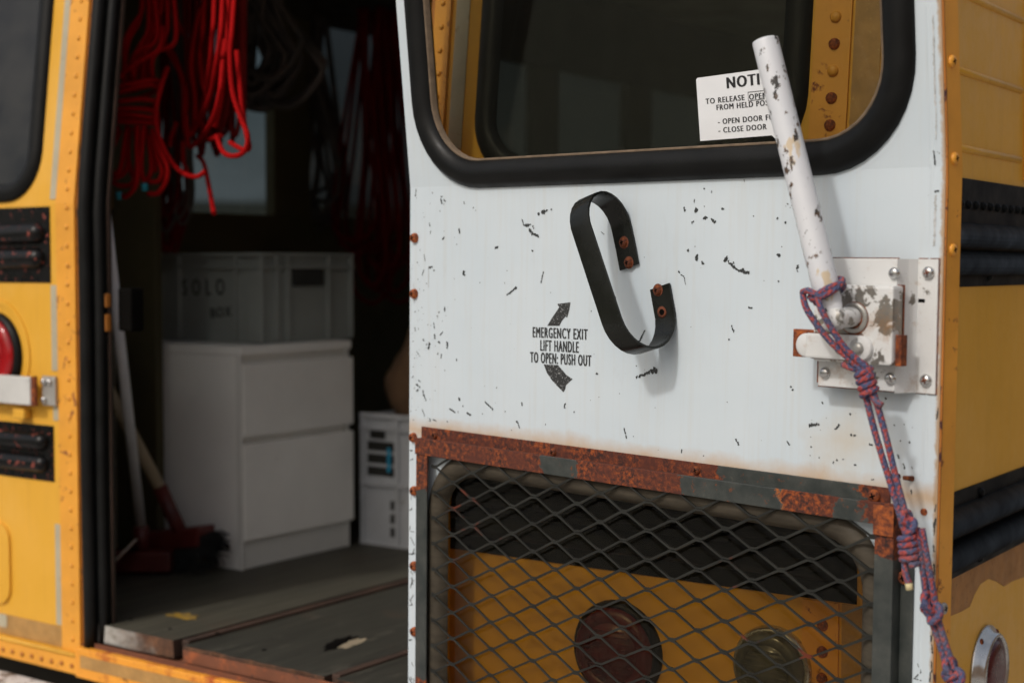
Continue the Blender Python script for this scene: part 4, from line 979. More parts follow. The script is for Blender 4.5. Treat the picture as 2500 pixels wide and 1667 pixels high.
# --- latch: bracket, housing, slide bar, shaft and lever
def zplate():
    """bracket with a flat flange at the door edge that ramps up to a raised plate"""
    bm = bmesh.new(); prof = [(.9700, .0005), (.9435, .0005), (.9370, .012), (.9315, .029)]
    rings = []
    for (u, w_) in prof: rings.append([bm.verts.new((u, v, w_ + dw)) for (v, dw) in ((.600, 0), (.7635, 0), (.7635, .0025), (.600, .0025))])
    for A, B in zip(rings, rings[1:]):
        for k in range(4): bm.faces.new((A[k], A[(k + 1) % 4], B[(k + 1) % 4], B[k]))
    bm.faces.new(rings[0]); bm.faces.new(rings[-1]); return bm
D('latch_bracket', zplate(), m_latch_clean)
DB('bracket_plate', (.832, .9312, .7290, .7635, .0285, .0312), m_latch_clean)
DB('bracket_plate', (.822, .9312, .6020, .6420, .0285, .0312), m_latch_clean)
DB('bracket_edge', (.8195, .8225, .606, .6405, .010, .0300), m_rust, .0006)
DB('bracket_back', (.826, .9310, .6425, .7285, .0020, .0300), m_galv)
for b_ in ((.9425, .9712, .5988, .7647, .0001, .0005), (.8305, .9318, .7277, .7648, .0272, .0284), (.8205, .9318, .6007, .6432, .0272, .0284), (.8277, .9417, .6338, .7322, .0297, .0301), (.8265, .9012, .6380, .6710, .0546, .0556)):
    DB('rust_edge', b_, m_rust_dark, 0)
hs = DB('latch_housing', (.829, .9405, .6350, .7310, .0302, .0550), m_latch, .0035)
DB('slide_plate', (.822, .9005, .6390, .6700, .0552, .0620), m_latch_clean, .003)
bm = bmesh.new(); vs = lathe([(.0155, .0552), (.0155, .0612), (.0140, .0620), (0, .0620)], 24, bm)
for v in bm.verts: v.co += Vector((.9000, .6545, 0))
D('slide_plate_end', bm, m_latch_clean)
bm = lathe([(.0150, .0450), (.0150, .0602), (.0135, .0612), (0, .0612)], 24)
for v in bm.verts: v.co += Vector((.8225, .6545, 0))
D('slide_plate_end', bm, m_latch_clean)
DB('slide_bar', (.796, .832, .6385, .6735, .0420, .0500), m_rust, .001)
DB('slide_bar', (.9408, .9490, .6345, .6720, .0340, .0480), m_rust, .001)
for (u, v) in ((.873, .653), (.899, .6545)): ring_screw('slide_bolt', u, v, .0620, .0072, .0055, [m_galv, m_steel_hole], cross=False)
for (u, v) in ((.958, .747), (.958, .616)): ring_screw('bracket_screw', u, v, .0030, .0078, .006, [m_chrome, m_rust])
for (u, v) in ((.928, .746), (.833, .619), (.926, .618)): ring_screw('bracket_bolt', u, v, .0312, .0074, .006, [m_chrome, m_steel_hole], cross=False)
DB('bracket_slot', (.9445, .9535, .7105, .7150, .0026, .0033), m_steel_hole, .0005)
o_ = obj('shaft_washer', lathe([(.0190, 0), (.0190, .003), (.0135, .004), (.0135, .001)], 26), m_galv, door, True); o_.location = (.888, .691, .0551)
o_ = obj('shaft_recess', lathe([(.0205, 0), (.020, .0008), (0, .0009)], 26), m_rust, door, True); o_.location = (.8875, .6905, .0549)
o_ = obj('lever_shaft', lathe([(.0125, 0), (.0125, .040), (.011, .044), (0, .044)], 22), m_latch, door, True); o_.location = (.886, .692, .0560)
# lever: open-ended tube, flattened foot on the shaft
lt, lbp = Vector((.780, 1.033, .100)), Vector((.8735, .715, .0905))
ax = (lt - lbp).normalized(); bm = bmesh.new(); nseg = 26
e1 = ax.cross(Vector((0, 0, 1))).normalized(); e2 = ax.cross(e1)
st_ = []
def ringat(c, r, fl=1.): return [bm.verts.new(c + e1 * math.cos(2 * math.pi * k / nseg) * r + e2 * math.sin(2 * math.pi * k / nseg) * r * fl) for k in range(nseg)]
chain = [ringat(lt - ax * .012, .0128), ringat(lt - ax * .0006, .0130), ringat(lt, .0142), ringat(lt - ax * .0008, .0160), ringat(lt - ax * .003, .0164)]
for k in range(1, 9): chain.append(ringat(lt + (lbp - lt) * (k / 8.) * .97, .0164))
chain += [ringat(lbp - ax * .004, .0155, .9), ringat(lbp - ax * .018, .0150, .6), ringat(lbp - ax * .034, .0135, .45), ringat(lbp - ax * .040, .009, .4)]
for A, B in zip(chain, chain[1:]):
    for k in range(nseg): f = bm.faces.new((A[k], A[(k + 1) % nseg], B[(k + 1) % nseg], B[k])); f.smooth = True
f = bm.faces.new(chain[0]); f.material_index = 1; bm.faces.new(chain[-1])
lv = D('release_lever', bm, [m_lever, m_steel_hole]); lv['label'] = 'chipped white tube lever of the door latch'

bml = bmesh.new(); rl = random.Random(5)
for k in range(46):
    t_ = rl.uniform(.70, .96); a_ = R(205 + rl.uniform(-5, 5) + 18 * (t_ - .8)); c0 = lt.lerp(lbp, t_)
    o3 = c0 + (e1 * math.cos(a_) + e2 * math.sin(a_)) * .0166; tx = ax; ty = (e2 * math.cos(a_) - e1 * math.sin(a_)); n3 = rl.choice((5, 6, 7)); q = rl.uniform(.0006, .0019)
    bml.faces.new([bml.verts.new(o3 + tx * math.cos(2 * math.pi * i / n3) * q * rl.uniform(1.2, 2.6) + ty * math.sin(2 * math.pi * i / n3) * q * rl.uniform(.5, 1.)) for i in range(n3)])
rs_ = D('rust_streak', bml, m_rust_bolt); rs_['kind'] = 'stuff'

# ------------------------------------------------------------------ cord tied to the lever
cord = thing('knotted_cord', 'blue and red braided cord knotted to the white latch lever', 'cord', MD @ Vector((.90, .70, .09)))
def cm(p): return (MD @ Vector(p)) - cord.location
CR = .0042
def cobj(name, path, r=CR, sub=8): return obj(name, tube([cm(p) for p in spline(path, sub)], r, 10), m_cord, cord)
lc = lbp + ax * .018
def around(c, a, rad, up=0.): 
    p = c + e1 * math.cos(a) * rad + e2 * math.sin(a) * rad + ax * up; return (p.x, p.y, p.z)
K1, K2, K3, K4 = Vector((.924, .6155, .083)), Vector((.983, .428, .073)), Vector((1.003, .352, .058)), Vector((1.0285, .276, .050))
dn = (K1 - lc).normalized()
loopA = [around(lc, R(a), .0208, -.006 + .010 * math.sin(R(a))) for a in range(-150, 190, 28)]
cobj('hitch_loop', loopA); cobj('hitch_loop', [around(lc - ax * .012, R(a), .0205, .006 * math.cos(R(a))) for a in range(-130, 200, 28)])
s1 = Vector(around(lc - ax * .006, R(60), .022)); s2 = Vector(around(lc - ax * .010, R(170), .023))
s_l = MD.to_3x3()
pA = Vector((.846, .722, .105)); pB = Vector((.872, .716, .112))
cobj('hitch_bar', [(.846, .722, .105), (.858, .724, .112), (.868, .721, .114), (.878, .716, .111)])
cobj('strand', [tuple(pA), tuple(pA + Vector((.010, -.022, .004))), tuple(pA.lerp(K1, .5) + Vector((-.003, -.004, .006))), tuple(K1 + Vector((-.004, .014, .004))), tuple(K1)])
cobj('strand', [tuple(pB), tuple(pB + Vector((.009, -.018, .002))), tuple(pB.lerp(K1, .55) + Vector((.001, -.002, .004))), tuple(K1 + Vector((.005, .014, .003))), tuple(K1)])
def barrel(c, axis, turns, rad, length, r=CR, name='knot_coil'):
    axis = axis.normalized(); a1 = axis.orthogonal().normalized(); a2 = axis.cross(a1); pts = []
    for k in range(int(turns * 14) + 1):
        t = k / (turns * 14); a = 2 * math.pi * turns * t
        p = c + axis * (t - .5) * length + (a1 * math.cos(a) + a2 * math.sin(a)) * rad; pts.append(cm(p))
    return obj(name, tube(pts, r, 10), m_cord, cord)
def over_knot(c, axis, s, r=CR):
    axis = axis.normalized(); a1 = axis.orthogonal().normalized(); a2 = axis.cross(a1); pts = []
    for k in range(48):
        t = 2 * math.pi * k / 48
        x, y, z = math.sin(t) + 2 * math.sin(2 * t), math.cos(t) - 2 * math.cos(2 * t), -math.sin(3 * t)
        p = c + (a1 * x * .72 + axis * y + a2 * z * 1.1) * s; pts.append(cm(p))
    return obj('knot', tube(pts, r, 10, True), m_cord, cord)
d12 = (K2 - K1).normalized(); d23 = (K3 - K2).normalized(); d34 = (K4 - K3).normalized()
barrel(K1, d12, 4.2, .0088, .034); over_knot(K1 - d12 * .012, d12, .0040)
cobj('cord_end', [tuple(K1 + d12 * .012), tuple(K1 + d12 * .022 + Vector((.008, 0, .004))), tuple(K1 + d12 * .030 + Vector((.014, .003, .004)))])
cobj('cord_end', [tuple(K1 - d12 * .014), tuple(K1 - d12 * .018 + Vector((-.014, .0, .004))), tuple(K1 - d12 * .017 + Vector((-.026, .004, .002)))])
off = Vector((.0062, .002, 0))
cobj('strand', [tuple(K1 - off * .8), tuple(K1.lerp(K2, .3) - off * 1.1), tuple(K1.lerp(K2, .65) - off * .8), tuple(K2 - off * .5)])
cobj('strand', [tuple(K1 + off * .8), tuple(K1.lerp(K2, .3) + off * .9), tuple(K1.lerp(K2, .65) + off * .55), tuple(K2 + off * .5)])
barrel(K2 + d12 * .006 + Vector((-.004, 0, .002)), Vector((.10, -1, -.06)), 4.6, .0090, .037); over_knot(K2 + Vector((-.003, .024, .003)), d12, .0048)
cobj('cord_end', [tuple(K2 + Vector((-.006, -.020, .004))), tuple(K2 + Vector((-.004, -.034, .005))), tuple(K2 + Vector((.000, -.046, .004)))])
ce = obj('end_cap', tube([cm(K2 + Vector((.000, -.046, .004))), cm(K2 + Vector((.0015, -.054, .004)))], CR * 1.08, 10), simple('yellowed_cord_end', (.55, .47, .26), .7), cord)
off = Vector((.0055, .002, 0))
cobj('strand', [tuple(K2 + Vector((.006, .02, 0))), tuple(K2.lerp(K3, .5) - off * .2 + Vector((.004, 0, 0))), tuple(K3 - off)])
cobj('strand', [tuple(K2 + Vector((.013, .02, 0))), tuple(K2.lerp(K3, .5) + off * 1.3 + Vector((.004, 0, 0))), tuple(K3 + off)])
over_knot(K3, d23, .0066); over_knot(K3 + d23 * .004, d34, .0046)
cobj('strand', [tuple(K3 - off * .8), tuple(K3.lerp(K4, .5) - off * .75), tuple(K4 - off * .7)])
cobj('strand', [tuple(K3 + off * .7), tuple(K3.lerp(K4, .5) + off * .55), tuple(K4 + off * .6)])
over_knot(K4, d34, .0066); barrel(K4 + d34 * .004, d34, 2., .0085, .018)
cobj('strand', [tuple(K4), tuple(K4 + d34 * .10), tuple(K4 + d34 * .22 + Vector((0, -.02, -.02))), tuple(K4 + d34 * .36 + Vector((.01, -.06, -.06)))])

# ------------------------------------------------------------------ things inside the bus
# chest of drawers
cx0, cx1, cy0, cy1 = -1.09, -.612, .566, .966
ch = thing('chest_of_drawers', 'white two-drawer chest standing on the bus floor', 'chest of drawers', ((cx0 + cx1) / 2, (cy0 + cy1) / 2, FZ))
def loc(b): return (b[0] - ch.location.x, b[1] - ch.location.x, b[2] - ch.location.y, b[3] - ch.location.y, b[4] - FZ, b[5] - FZ)
def CB(name, b, mat, bev=.0015): return bxo(name, loc(b), mat, ch, bev)
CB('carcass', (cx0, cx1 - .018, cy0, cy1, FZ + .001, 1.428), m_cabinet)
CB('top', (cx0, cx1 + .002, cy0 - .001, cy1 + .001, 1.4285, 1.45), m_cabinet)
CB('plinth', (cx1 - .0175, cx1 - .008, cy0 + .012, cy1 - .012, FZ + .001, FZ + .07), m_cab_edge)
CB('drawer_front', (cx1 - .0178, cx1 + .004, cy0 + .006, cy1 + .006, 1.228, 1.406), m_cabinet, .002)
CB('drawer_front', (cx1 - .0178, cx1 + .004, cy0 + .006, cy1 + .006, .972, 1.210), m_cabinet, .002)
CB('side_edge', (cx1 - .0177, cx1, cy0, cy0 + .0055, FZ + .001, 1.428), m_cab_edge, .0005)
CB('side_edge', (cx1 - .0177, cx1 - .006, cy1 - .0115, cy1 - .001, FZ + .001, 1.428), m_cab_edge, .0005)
o_ = obj('cam_hole', lathe([(.008, 0), (0, .0003)], 14), m_steel_hole, ch); o_.rotation_euler = (R(90), 0, 0); o_.location = (cx1 - .05 - ch.location.x, cy0 - .0006 - ch.location.y, .055)

# grey storage bin on the chest
bx0, bx1, by0, by1, bz0, bz1 = -1.06, -.645, .672, 1.02, 1.4505, 1.680
sb_ = thing('storage_bin', 'grey ribbed plastic storage bin with handwritten SOLO BOX on the chest', 'storage bin', ((bx0 + bx1) / 2, (by0 + by1) / 2, bz0))
def sl_(b): return (b[0] - sb_.location.x, b[1] - sb_.location.x, b[2] - sb_.location.y, b[3] - sb_.location.y, b[4] - bz0, b[5] - bz0)
def SBX(name, b, mat, bev=.002): return bxo(name, sl_(b), mat, sb_, bev)
bm = bmesh.new()
for b in ((bx0 + .01, bx1 - .012, by0 + .012, by0 + .016, bz0, bz1 - .002), (bx0 + .01, bx1 - .012, by1 - .016, by1 - .012, bz0, bz1 - .002), (bx0 + .01, bx0 + .014, by0 + .016, by1 - .016, bz0, bz1 - .002), (bx1 - .016, bx1 - .012, by0 + .016, by1 - .016, bz0, bz1 - .002), (bx0 + .014, bx1 - .016, by0 + .016, by1 - .016, bz0, bz0 + .005)):
    box(bm, *sl_(b))
obj('shell', bm, m_bin, sb_)
for zz in (bz1 - .008, bz1 - .040):
    bm = bmesh.new()
    for b in ((bx0, bx1, by0, by0 + .012, zz, zz + .008), (bx0, bx1, by1 - .012, by1, zz, zz + .008), (bx0, bx0 + .012, by0 + .012, by1 - .012, zz, zz + .008), (bx1 - .012, bx1, by0 + .012, by1 - .012, zz, zz + .008)): box(bm, *sl_(b), .001)
    obj('rim', bm, m_bin, sb_)
for x in (bx0 + .001, bx0 + .10, bx1 - .105, bx1 - .012, ): SBX('rib', (x, x + .010, by0 + .001, by0 + .0125, bz0 + .004, bz1 - .0085), m_bin, .001)
SBX('corner_rib', (bx1 - .06, bx1 - .012, by0 + .004, by0 + .0122, bz0 + .004, bz1 - .041), m_bin, .003)
for y in (by0 + .055, by0 + .095, by1 - .10, by1 - .012): SBX('rib', (bx1 - .0125, bx1 - .001, y, y + .010, bz0 + .004, bz1 - .0085), m_bin, .001)
SBX('hand_grip', (bx1 - .0126, bx1 - .004, by0 + .12, by0 + .235, bz1 - .085, bz1 - .041), m_crate_in, .004)
def marker(body, x, z, width, cap, rot=0):
    return text_mesh(body, width, cap, m_marker, sb_, 'handwriting', .0012, 'LEFT', lambda p: (x + p.x * math.cos(rot) - p.y * math.sin(rot) - sb_.location.x, by0 + .0112 - p.z - sb_.location.y, z + p.x * math.sin(rot) + p.y * math.cos(rot) - bz0))
marker('S O L O', -.945, 1.590, .155, .042, .02); marker('BOX', -.840, 1.525, .075, .026, .08)

# pale crate and a brown sack on it
c_y = 1.016; kx0, kx1, kz1 = -.628, -.06, 1.254
cr_ = thing('plastic_crate', 'pale grey plastic crate beside the chest, partly behind the door edge', 'crate', ((kx0 + kx1) / 2, c_y + .2, FZ - .008))
def kl(b): return (b[0] - cr_.location.x, b[1] - cr_.location.x, b[2] - cr_.location.y, b[3] - cr_.location.y, b[4] - cr_.location.z, b[5] - cr_.location.z)
fz = .893
bm = bmesh.new()
for b in ((kx0 + .012, kx1 - .012, c_y + .012, c_y + .02, fz, kz1 - .004), (kx0 + .012, kx1 - .012, c_y + .38, c_y + .388, fz, kz1 - .004), (kx0 + .012, kx0 + .02, c_y + .02, c_y + .38, fz, kz1 - .004), (kx1 - .02, kx1 - .012, c_y + .02, c_y + .38, fz, kz1 - .004), (kx0 + .02, kx1 - .02, c_y + .02, c_y + .38, fz, fz + .008)): box(bm, *kl(b))
obj('shell', bm, m_crate, cr_)
for z0, z1 in ((kz1 - .012, kz1), (kz1 - .045, kz1 - .037), (1.06, 1.07), (fz, fz + .012)): bxo('rim', kl((kx0, kx1, c_y, c_y + .0118, z0, z1)), m_crate, cr_, .0015)
for x in (kx0 + .001, -.505, -.375, -.25): bxo('rib', kl((x, x + .012, c_y + .001, c_y + .0117, fz + .0125, kz1 - .0125)), m_crate, cr_, .001)
for k in range(3): bxo('slot', kl((kx0 + .02, -.515, c_y + .0105, c_y + .0122, 1.085 + k * .034, 1.110 + k * .034)), m_crate_in, cr_, .001)
for k in range(3): bxo('slot', kl((-.528, -.510, c_y + .0105, c_y + .0122, .925 + k * .036, .950 + k * .036)), m_crate_in, cr_, .001)
bxo('slot', kl((kx0 + .03, -.545, c_y + .0105, c_y + .0122, 1.185, 1.21)), m_crate_in, cr_, .002)
bxo('blue_strap', kl((-.530, -.518, c_y + .0004, c_y + .0009, 1.10, 1.165)), m_blue_tag, cr_, 0)
bm = bmesh.new(); bmesh.ops.create_icosphere(bm, subdivisions=4, radius=1)
rnd = random.Random(4)
for v in bm.verts:
    n_ = v.co.normalized(); k = 1 + .05 * math.sin(n_.x * 5 + n_.z * 4) + .03 * math.sin(n_.y * 7 + n_.z * 5); v.co = Vector((n_.x * .20 * k, n_.y * .15 * k, (n_.z * .5 + .5) * .36 * k + (.02 if n_.z > .8 else 0)))
    if v.co.z < .0: v.co.z = 0
sk = obj('canvas_sack', bm, m_sack, None, True); sk.location = (-.455, c_y + .2, kz1 - .105)
sk['label'] = 'brown canvas sack sitting in the pale crate'; sk['category'] = 'sack'

# plank leaning in the corner beside the chest
pl = bxo('upright_board', (-.075, .082, -.012, .012, 0, 1.5), m_olive, None, .003); pl.location = (-.95, .535, FZ); pl['label'] = 'dark olive upright board left of the white chest'; pl['category'] = 'board'

# brooms and dustpan
def pole(name, a, b, r, mat, parent, n=14):
    o = parent.location; return obj(name, tube([Vector(a) - o, Vector(b) - o], r, n), mat, parent)
def bristles(parent, c, dirx, length, wid, h, n=9, mat=None):
    bm = bmesh.new(); dx = Vector(dirx).normalized(); side = dx.cross(Vector((0, 0, 1))).normalized(); r_ = random.Random(3)
    for i in range(34):
        for j in range(6):
            t = (i / 33 - .5) * length; s = (j / 5 - .5) * wid; p = Vector(c) + dx * t + side * s
            q = p + dx * (t * .18 + r_.uniform(-.006, .006)) + side * (s * .3 + r_.uniform(-.006, .006)) + Vector((0, 0, -h + r_.uniform(-.004, .006)))
            tube([p - parent.location, q - parent.location], [.0022, .0012], 3, False, bm, False)
    b_ = obj('bristles', bm, mat or m_bristle, parent); b_['kind'] = 'stuff'; return b_
BY = .475
A1 = (-0.7149, 0.4750, 0.9795); A0 = (-0.7554, 0.4450, 1.0901); A2 = (-0.9029, 0.3600, 1.4116)
br = thing('push_broom', 'broom with a bare wooden pole and red head, bristles against the chest', 'broom', (A1[0], A1[1], FZ + .001))
pole('pole', A0, tuple(Vector(A2) + (Vector(A2) - Vector(A0)) * .6), .0150, m_handle_wood, br)
pole('socket', tuple(Vector(A1) + Vector((0, 0, -.006))), tuple(Vector(A0) + (Vector(A2) - Vector(A0)) * .06), .0175, m_broom_red, br)
hd0 = Vector((-0.8689, 0.4700, 0.9596)); hd1 = Vector((-0.6547, 0.4900, 0.9957)); hx = (hd1 - hd0).normalized(); hy = hx.cross(Vector((0, 0, 1))).normalized(); hz = hy.cross(hx) * -1
bm = bmesh.new(); L2 = (hd1 - hd0).length / 2; mm = Matrix(((hx.x, hy.x, 0, 0), (hx.y, hy.y, 0, 0), (hx.z, hy.z, 1, 0), (0, 0, 0, 1)))
box(bm, -L2, L2, -.032, .032, -.024, .024, .007); bmesh.ops.transform(bm, matrix=Matrix.Translation((hd0 + hd1) / 2 - br.location) @ mm, verts=bm.verts)
obj('head', bm, m_broom_red, br)
bristles(br, (hd0 + hd1) / 2 + Vector((0, 0, -.022)), hx, 2 * L2 * 1.0, .052, .062)
bmx = bmesh.new(); r_ = random.Random(8)
for i in range(120):
    p = Vector((-0.6549, 0.4900, 0.9856)) + hy * r_.uniform(-.028, .028) + Vector((0, 0, r_.uniform(-.035, .014))); q = p + hx * r_.uniform(.035, .060) + Vector((0, 0, r_.uniform(-.022, .006)))
    tube([p - br.location, q - br.location], [.0024, .0012], 3, False, bmx, False)
b_ = obj('end_tuft', bmx, m_bristle, br); b_['kind'] = 'stuff'
W0 = (-0.7860, 0.4000, 1.0132); W1 = (-0.5339, 0.0850, 1.8618)
wb = thing('white_broom', 'tool with a slim white pole leaning in the doorway corner', 'broom', (W0[0], W0[1], FZ + .001))
pole('pole', W0, tuple(Vector(W1) + (Vector(W1) - Vector(W0)) * .04), .0122, m_handle_white, wb)
pole('socket', tuple(Vector(W0) + Vector((0, 0, -.055))), tuple(Vector(W0) + Vector((0, 0, .004))), .019, m_broom_red, wb)
bm = bmesh.new(); box(bm, -.075, .075, -.024, .024, -.105, -.055, .006); bmesh.ops.transform(bm, matrix=Matrix.Translation(Vector(W0) - wb.location) @ Matrix.Rotation(R(35), 4, 'Z'), verts=bm.verts); obj('head', bm, m_broom_red, wb)
P0, P1 = Vector((-0.7407, 0.2400, 0.9289)), Vector((-0.6861, 0.3000, 1.0109))
dp = thing('dustpan', 'dark red dustpan with a pale metal lip beside the brooms', 'dustpan', (P0.x, P0.y, FZ + .001))
bm = bmesh.new(); dx = (P1 - P0); bk = Vector((-.16, .16, -.02))
vs = [bm.verts.new(p - dp.location) for p in (P0, P1, P1 + bk, P0 + bk)]; vs2 = [bm.verts.new(p - dp.location + Vector((.003, -.004, -.006))) for p in (P0, P1, P1 + bk, P0 + bk)]
bm.faces.new(vs); bm.faces.new(vs2)
for k in range(4): bm.faces.new((vs[k], vs[(k + 1) % 4], vs2[(k + 1) % 4], vs2[k]))
obj('pan', bm, m_broom_red, dp)
obj('lip', tube([P0 - dp.location, P1 - dp.location], .0032, 6), simple('pale_metal_lip', (.55, .47, .38), .4, .3), dp)

# ------------------------------------------------------------------ rope hanks
RR_ = .0053
def rope_thing(name, label, base, group=None): return thing(name, label, 'rope', base, (0, 0, 0), group)

def strands(parent, name, lists, r, mat, sub=7, jit=.0):
    bm = bmesh.new(); rj = random.Random(len(lists))
    for pts in lists:
        off_ = Vector((rj.uniform(-jit, jit), rj.uniform(-jit, jit) * 1.5, rj.uniform(-jit, jit)))
        tube([p + off_ - parent.location for p in spline(pts, sub)], r, 8, False, bm)
    return obj(name, bm, mat, parent)
h1 = rope_thing('rope_coil', 'red rope coil wrapped round its middle, hanging left in the doorway', (-0.6054, 0.2400, 1.7999))
HA = [[(-0.5971, 0.2600, 2.2831),(-0.5868, 0.2500, 2.2117),(-0.5975, 0.2200, 2.1580),(-0.6209, 0.2100, 2.0902),(-0.6332, 0.2100, 2.0432)],
 [(-0.6043, 0.2700, 2.2854),(-0.5938, 0.2500, 2.1944),(-0.5955, 0.2200, 2.1429),(-0.6101, 0.2200, 2.0904),(-0.6133, 0.2200, 2.0428)],
 [(-0.5791, 0.2600, 2.2810),(-0.5650, 0.2500, 2.1738),(-0.5739, 0.2300, 2.1274),(-0.6015, 0.2300, 2.0939),(-0.6189, 0.2400, 2.0452)],
 [(-0.5498, 0.2500, 2.2762),(-0.5159, 0.2300, 2.1430),(-0.5506, 0.2100, 2.1171),(-0.5711, 0.2100, 2.0922),(-0.5890, 0.2300, 2.0421)],
 [(-0.5207, 0.2500, 2.1696),(-0.4869, 0.2100, 2.1131),(-0.5468, 0.1950, 2.0856),(-0.6057, 0.1950, 2.0546),(-0.6411, 0.2000, 2.0068),(-0.6527, 0.2000, 1.9565),(-0.6410, 0.2000, 1.9228),(-0.6474, 0.2200, 1.9426)],
 [(-0.6003, 0.2900, 2.2881),(-0.6019, 0.2900, 2.1976),(-0.6306, 0.2900, 2.1243),(-0.6294, 0.2800, 2.0499)],[(-0.5937, 0.3000, 2.2890),(-0.6046, 0.3000, 2.1841),(-0.6242, 0.3000, 2.1096),(-0.6066, 0.2800, 2.0483)]]
strands(h1, 'hanging_strands', HA, RR_, m_rope)
strands(h1, 'inner_strands', [[p + Vector((rj_, .035, 0)) for p in map(Vector, l)] for l in HA[:4] for rj_ in (.022,)], RR_, m_rope)
HB = [[(-0.6333, 0.2200, 1.9570),(-0.6471, 0.2050, 1.9234),(-0.6681, 0.2000, 1.8848),(-0.6581, 0.2000, 1.8542),(-0.6206, 0.2000, 1.8408),(-0.5945, 0.2050, 1.8551),(-0.5910, 0.2100, 1.8762),(-0.6182, 0.2300, 1.9358)],
 [(-0.6037, 0.2200, 1.9553),(-0.5930, 0.2000, 1.9025),(-0.5982, 0.1950, 1.8622),(-0.6190, 0.1950, 1.8495),(-0.6429, 0.2000, 1.8717),(-0.6453, 0.2100, 1.9026),(-0.6409, 0.2300, 1.9491)],
 [(-0.5581, 0.2100, 1.9520),(-0.5391, 0.1900, 1.8994),(-0.5297, 0.1850, 1.8545),(-0.5401, 0.1850, 1.8166),(-0.5768, 0.1900, 1.7971),(-0.6032, 0.2000, 1.8028)],
 [(-0.5789, 0.2200, 1.9510),(-0.5483, 0.2000, 1.8945),(-0.5492, 0.1950, 1.8440),(-0.5675, 0.1950, 1.8232),(-0.6187, 0.2000, 1.8257),(-0.6649, 0.2100, 1.8489)],
 [(-0.5349, 0.2300, 1.9434),(-0.4780, 0.2000, 1.8972),(-0.4427, 0.1900, 1.8601),(-0.4453, 0.1900, 1.8283),(-0.4774, 0.1950, 1.8033),(-0.5137, 0.2000, 1.8023)],
 [(-0.5395, 0.2300, 1.9317),(-0.4841, 0.2050, 1.8743),(-0.4693, 0.2000, 1.8457),(-0.4826, 0.2000, 1.8286),(-0.5138, 0.2050, 1.8284)],
 [(-0.5498, 0.2200, 1.9523),(-0.5331, 0.2000, 1.8997),(-0.5366, 0.2000, 1.8585),(-0.5381, 0.2100, 1.8325),(-0.5271, 0.2200, 1.8563),(-0.5578, 0.2400, 1.9334)],
 [(-0.5272, 0.2700, 2.0835),(-0.4969, 0.2200, 2.0228),(-0.4981, 0.2100, 1.9721),(-0.4881, 0.2100, 1.9247),(-0.4543, 0.2100, 1.8734),(-0.4274, 0.2200, 1.8460),(-0.3852, 0.2200, 1.8358),(-0.3665, 0.2300, 1.8472)],
 [(-0.6562, 0.2700, 1.9591),(-0.6621, 0.2700, 1.8949),(-0.6445, 0.2700, 1.8482),(-0.6209, 0.2700, 1.8779),(-0.6241, 0.2700, 1.9512)],[(-0.6128, 0.2800, 1.9575),(-0.5958, 0.2800, 1.8927),(-0.5828, 0.2800, 1.8587),(-0.5862, 0.2800, 1.9226)]]
strands(h1, 'bottom_loops', HB, RR_, m_rope)
for k, zy in enumerate(((-0.6103, 0.2450, 2.0451), (-0.6115, 0.2450, 2.0295), (-0.6128, 0.2450, 2.0055), (-0.6114, 0.2450, 1.9864), (-0.6102, 0.2450, 1.9763), (-0.6099, 0.2450, 1.9661))):
    c_ = Vector(zy); pts = [c_ + Vector((.062 * math.cos(a), .044 * math.sin(a), .006 * math.sin(a * 1.0 + k) + (.010 if k < 2 else 0) * math.cos(a))) for a in [2 * math.pi * q / 28 for q in range(28)]]
    obj('wrap_turn', tube([p - h1.location for p in pts], RR_, 8, True), m_rope, h1)
for p in ((-0.5992, 0.1900, 1.8082), (-0.5149, 0.1900, 1.8242)): 
    c_ = Vector(p) - h1.location; obj('end_tag', tube([c_, c_ + Vector((.002, 0, -.016))], .0066, 8), m_teal, h1)

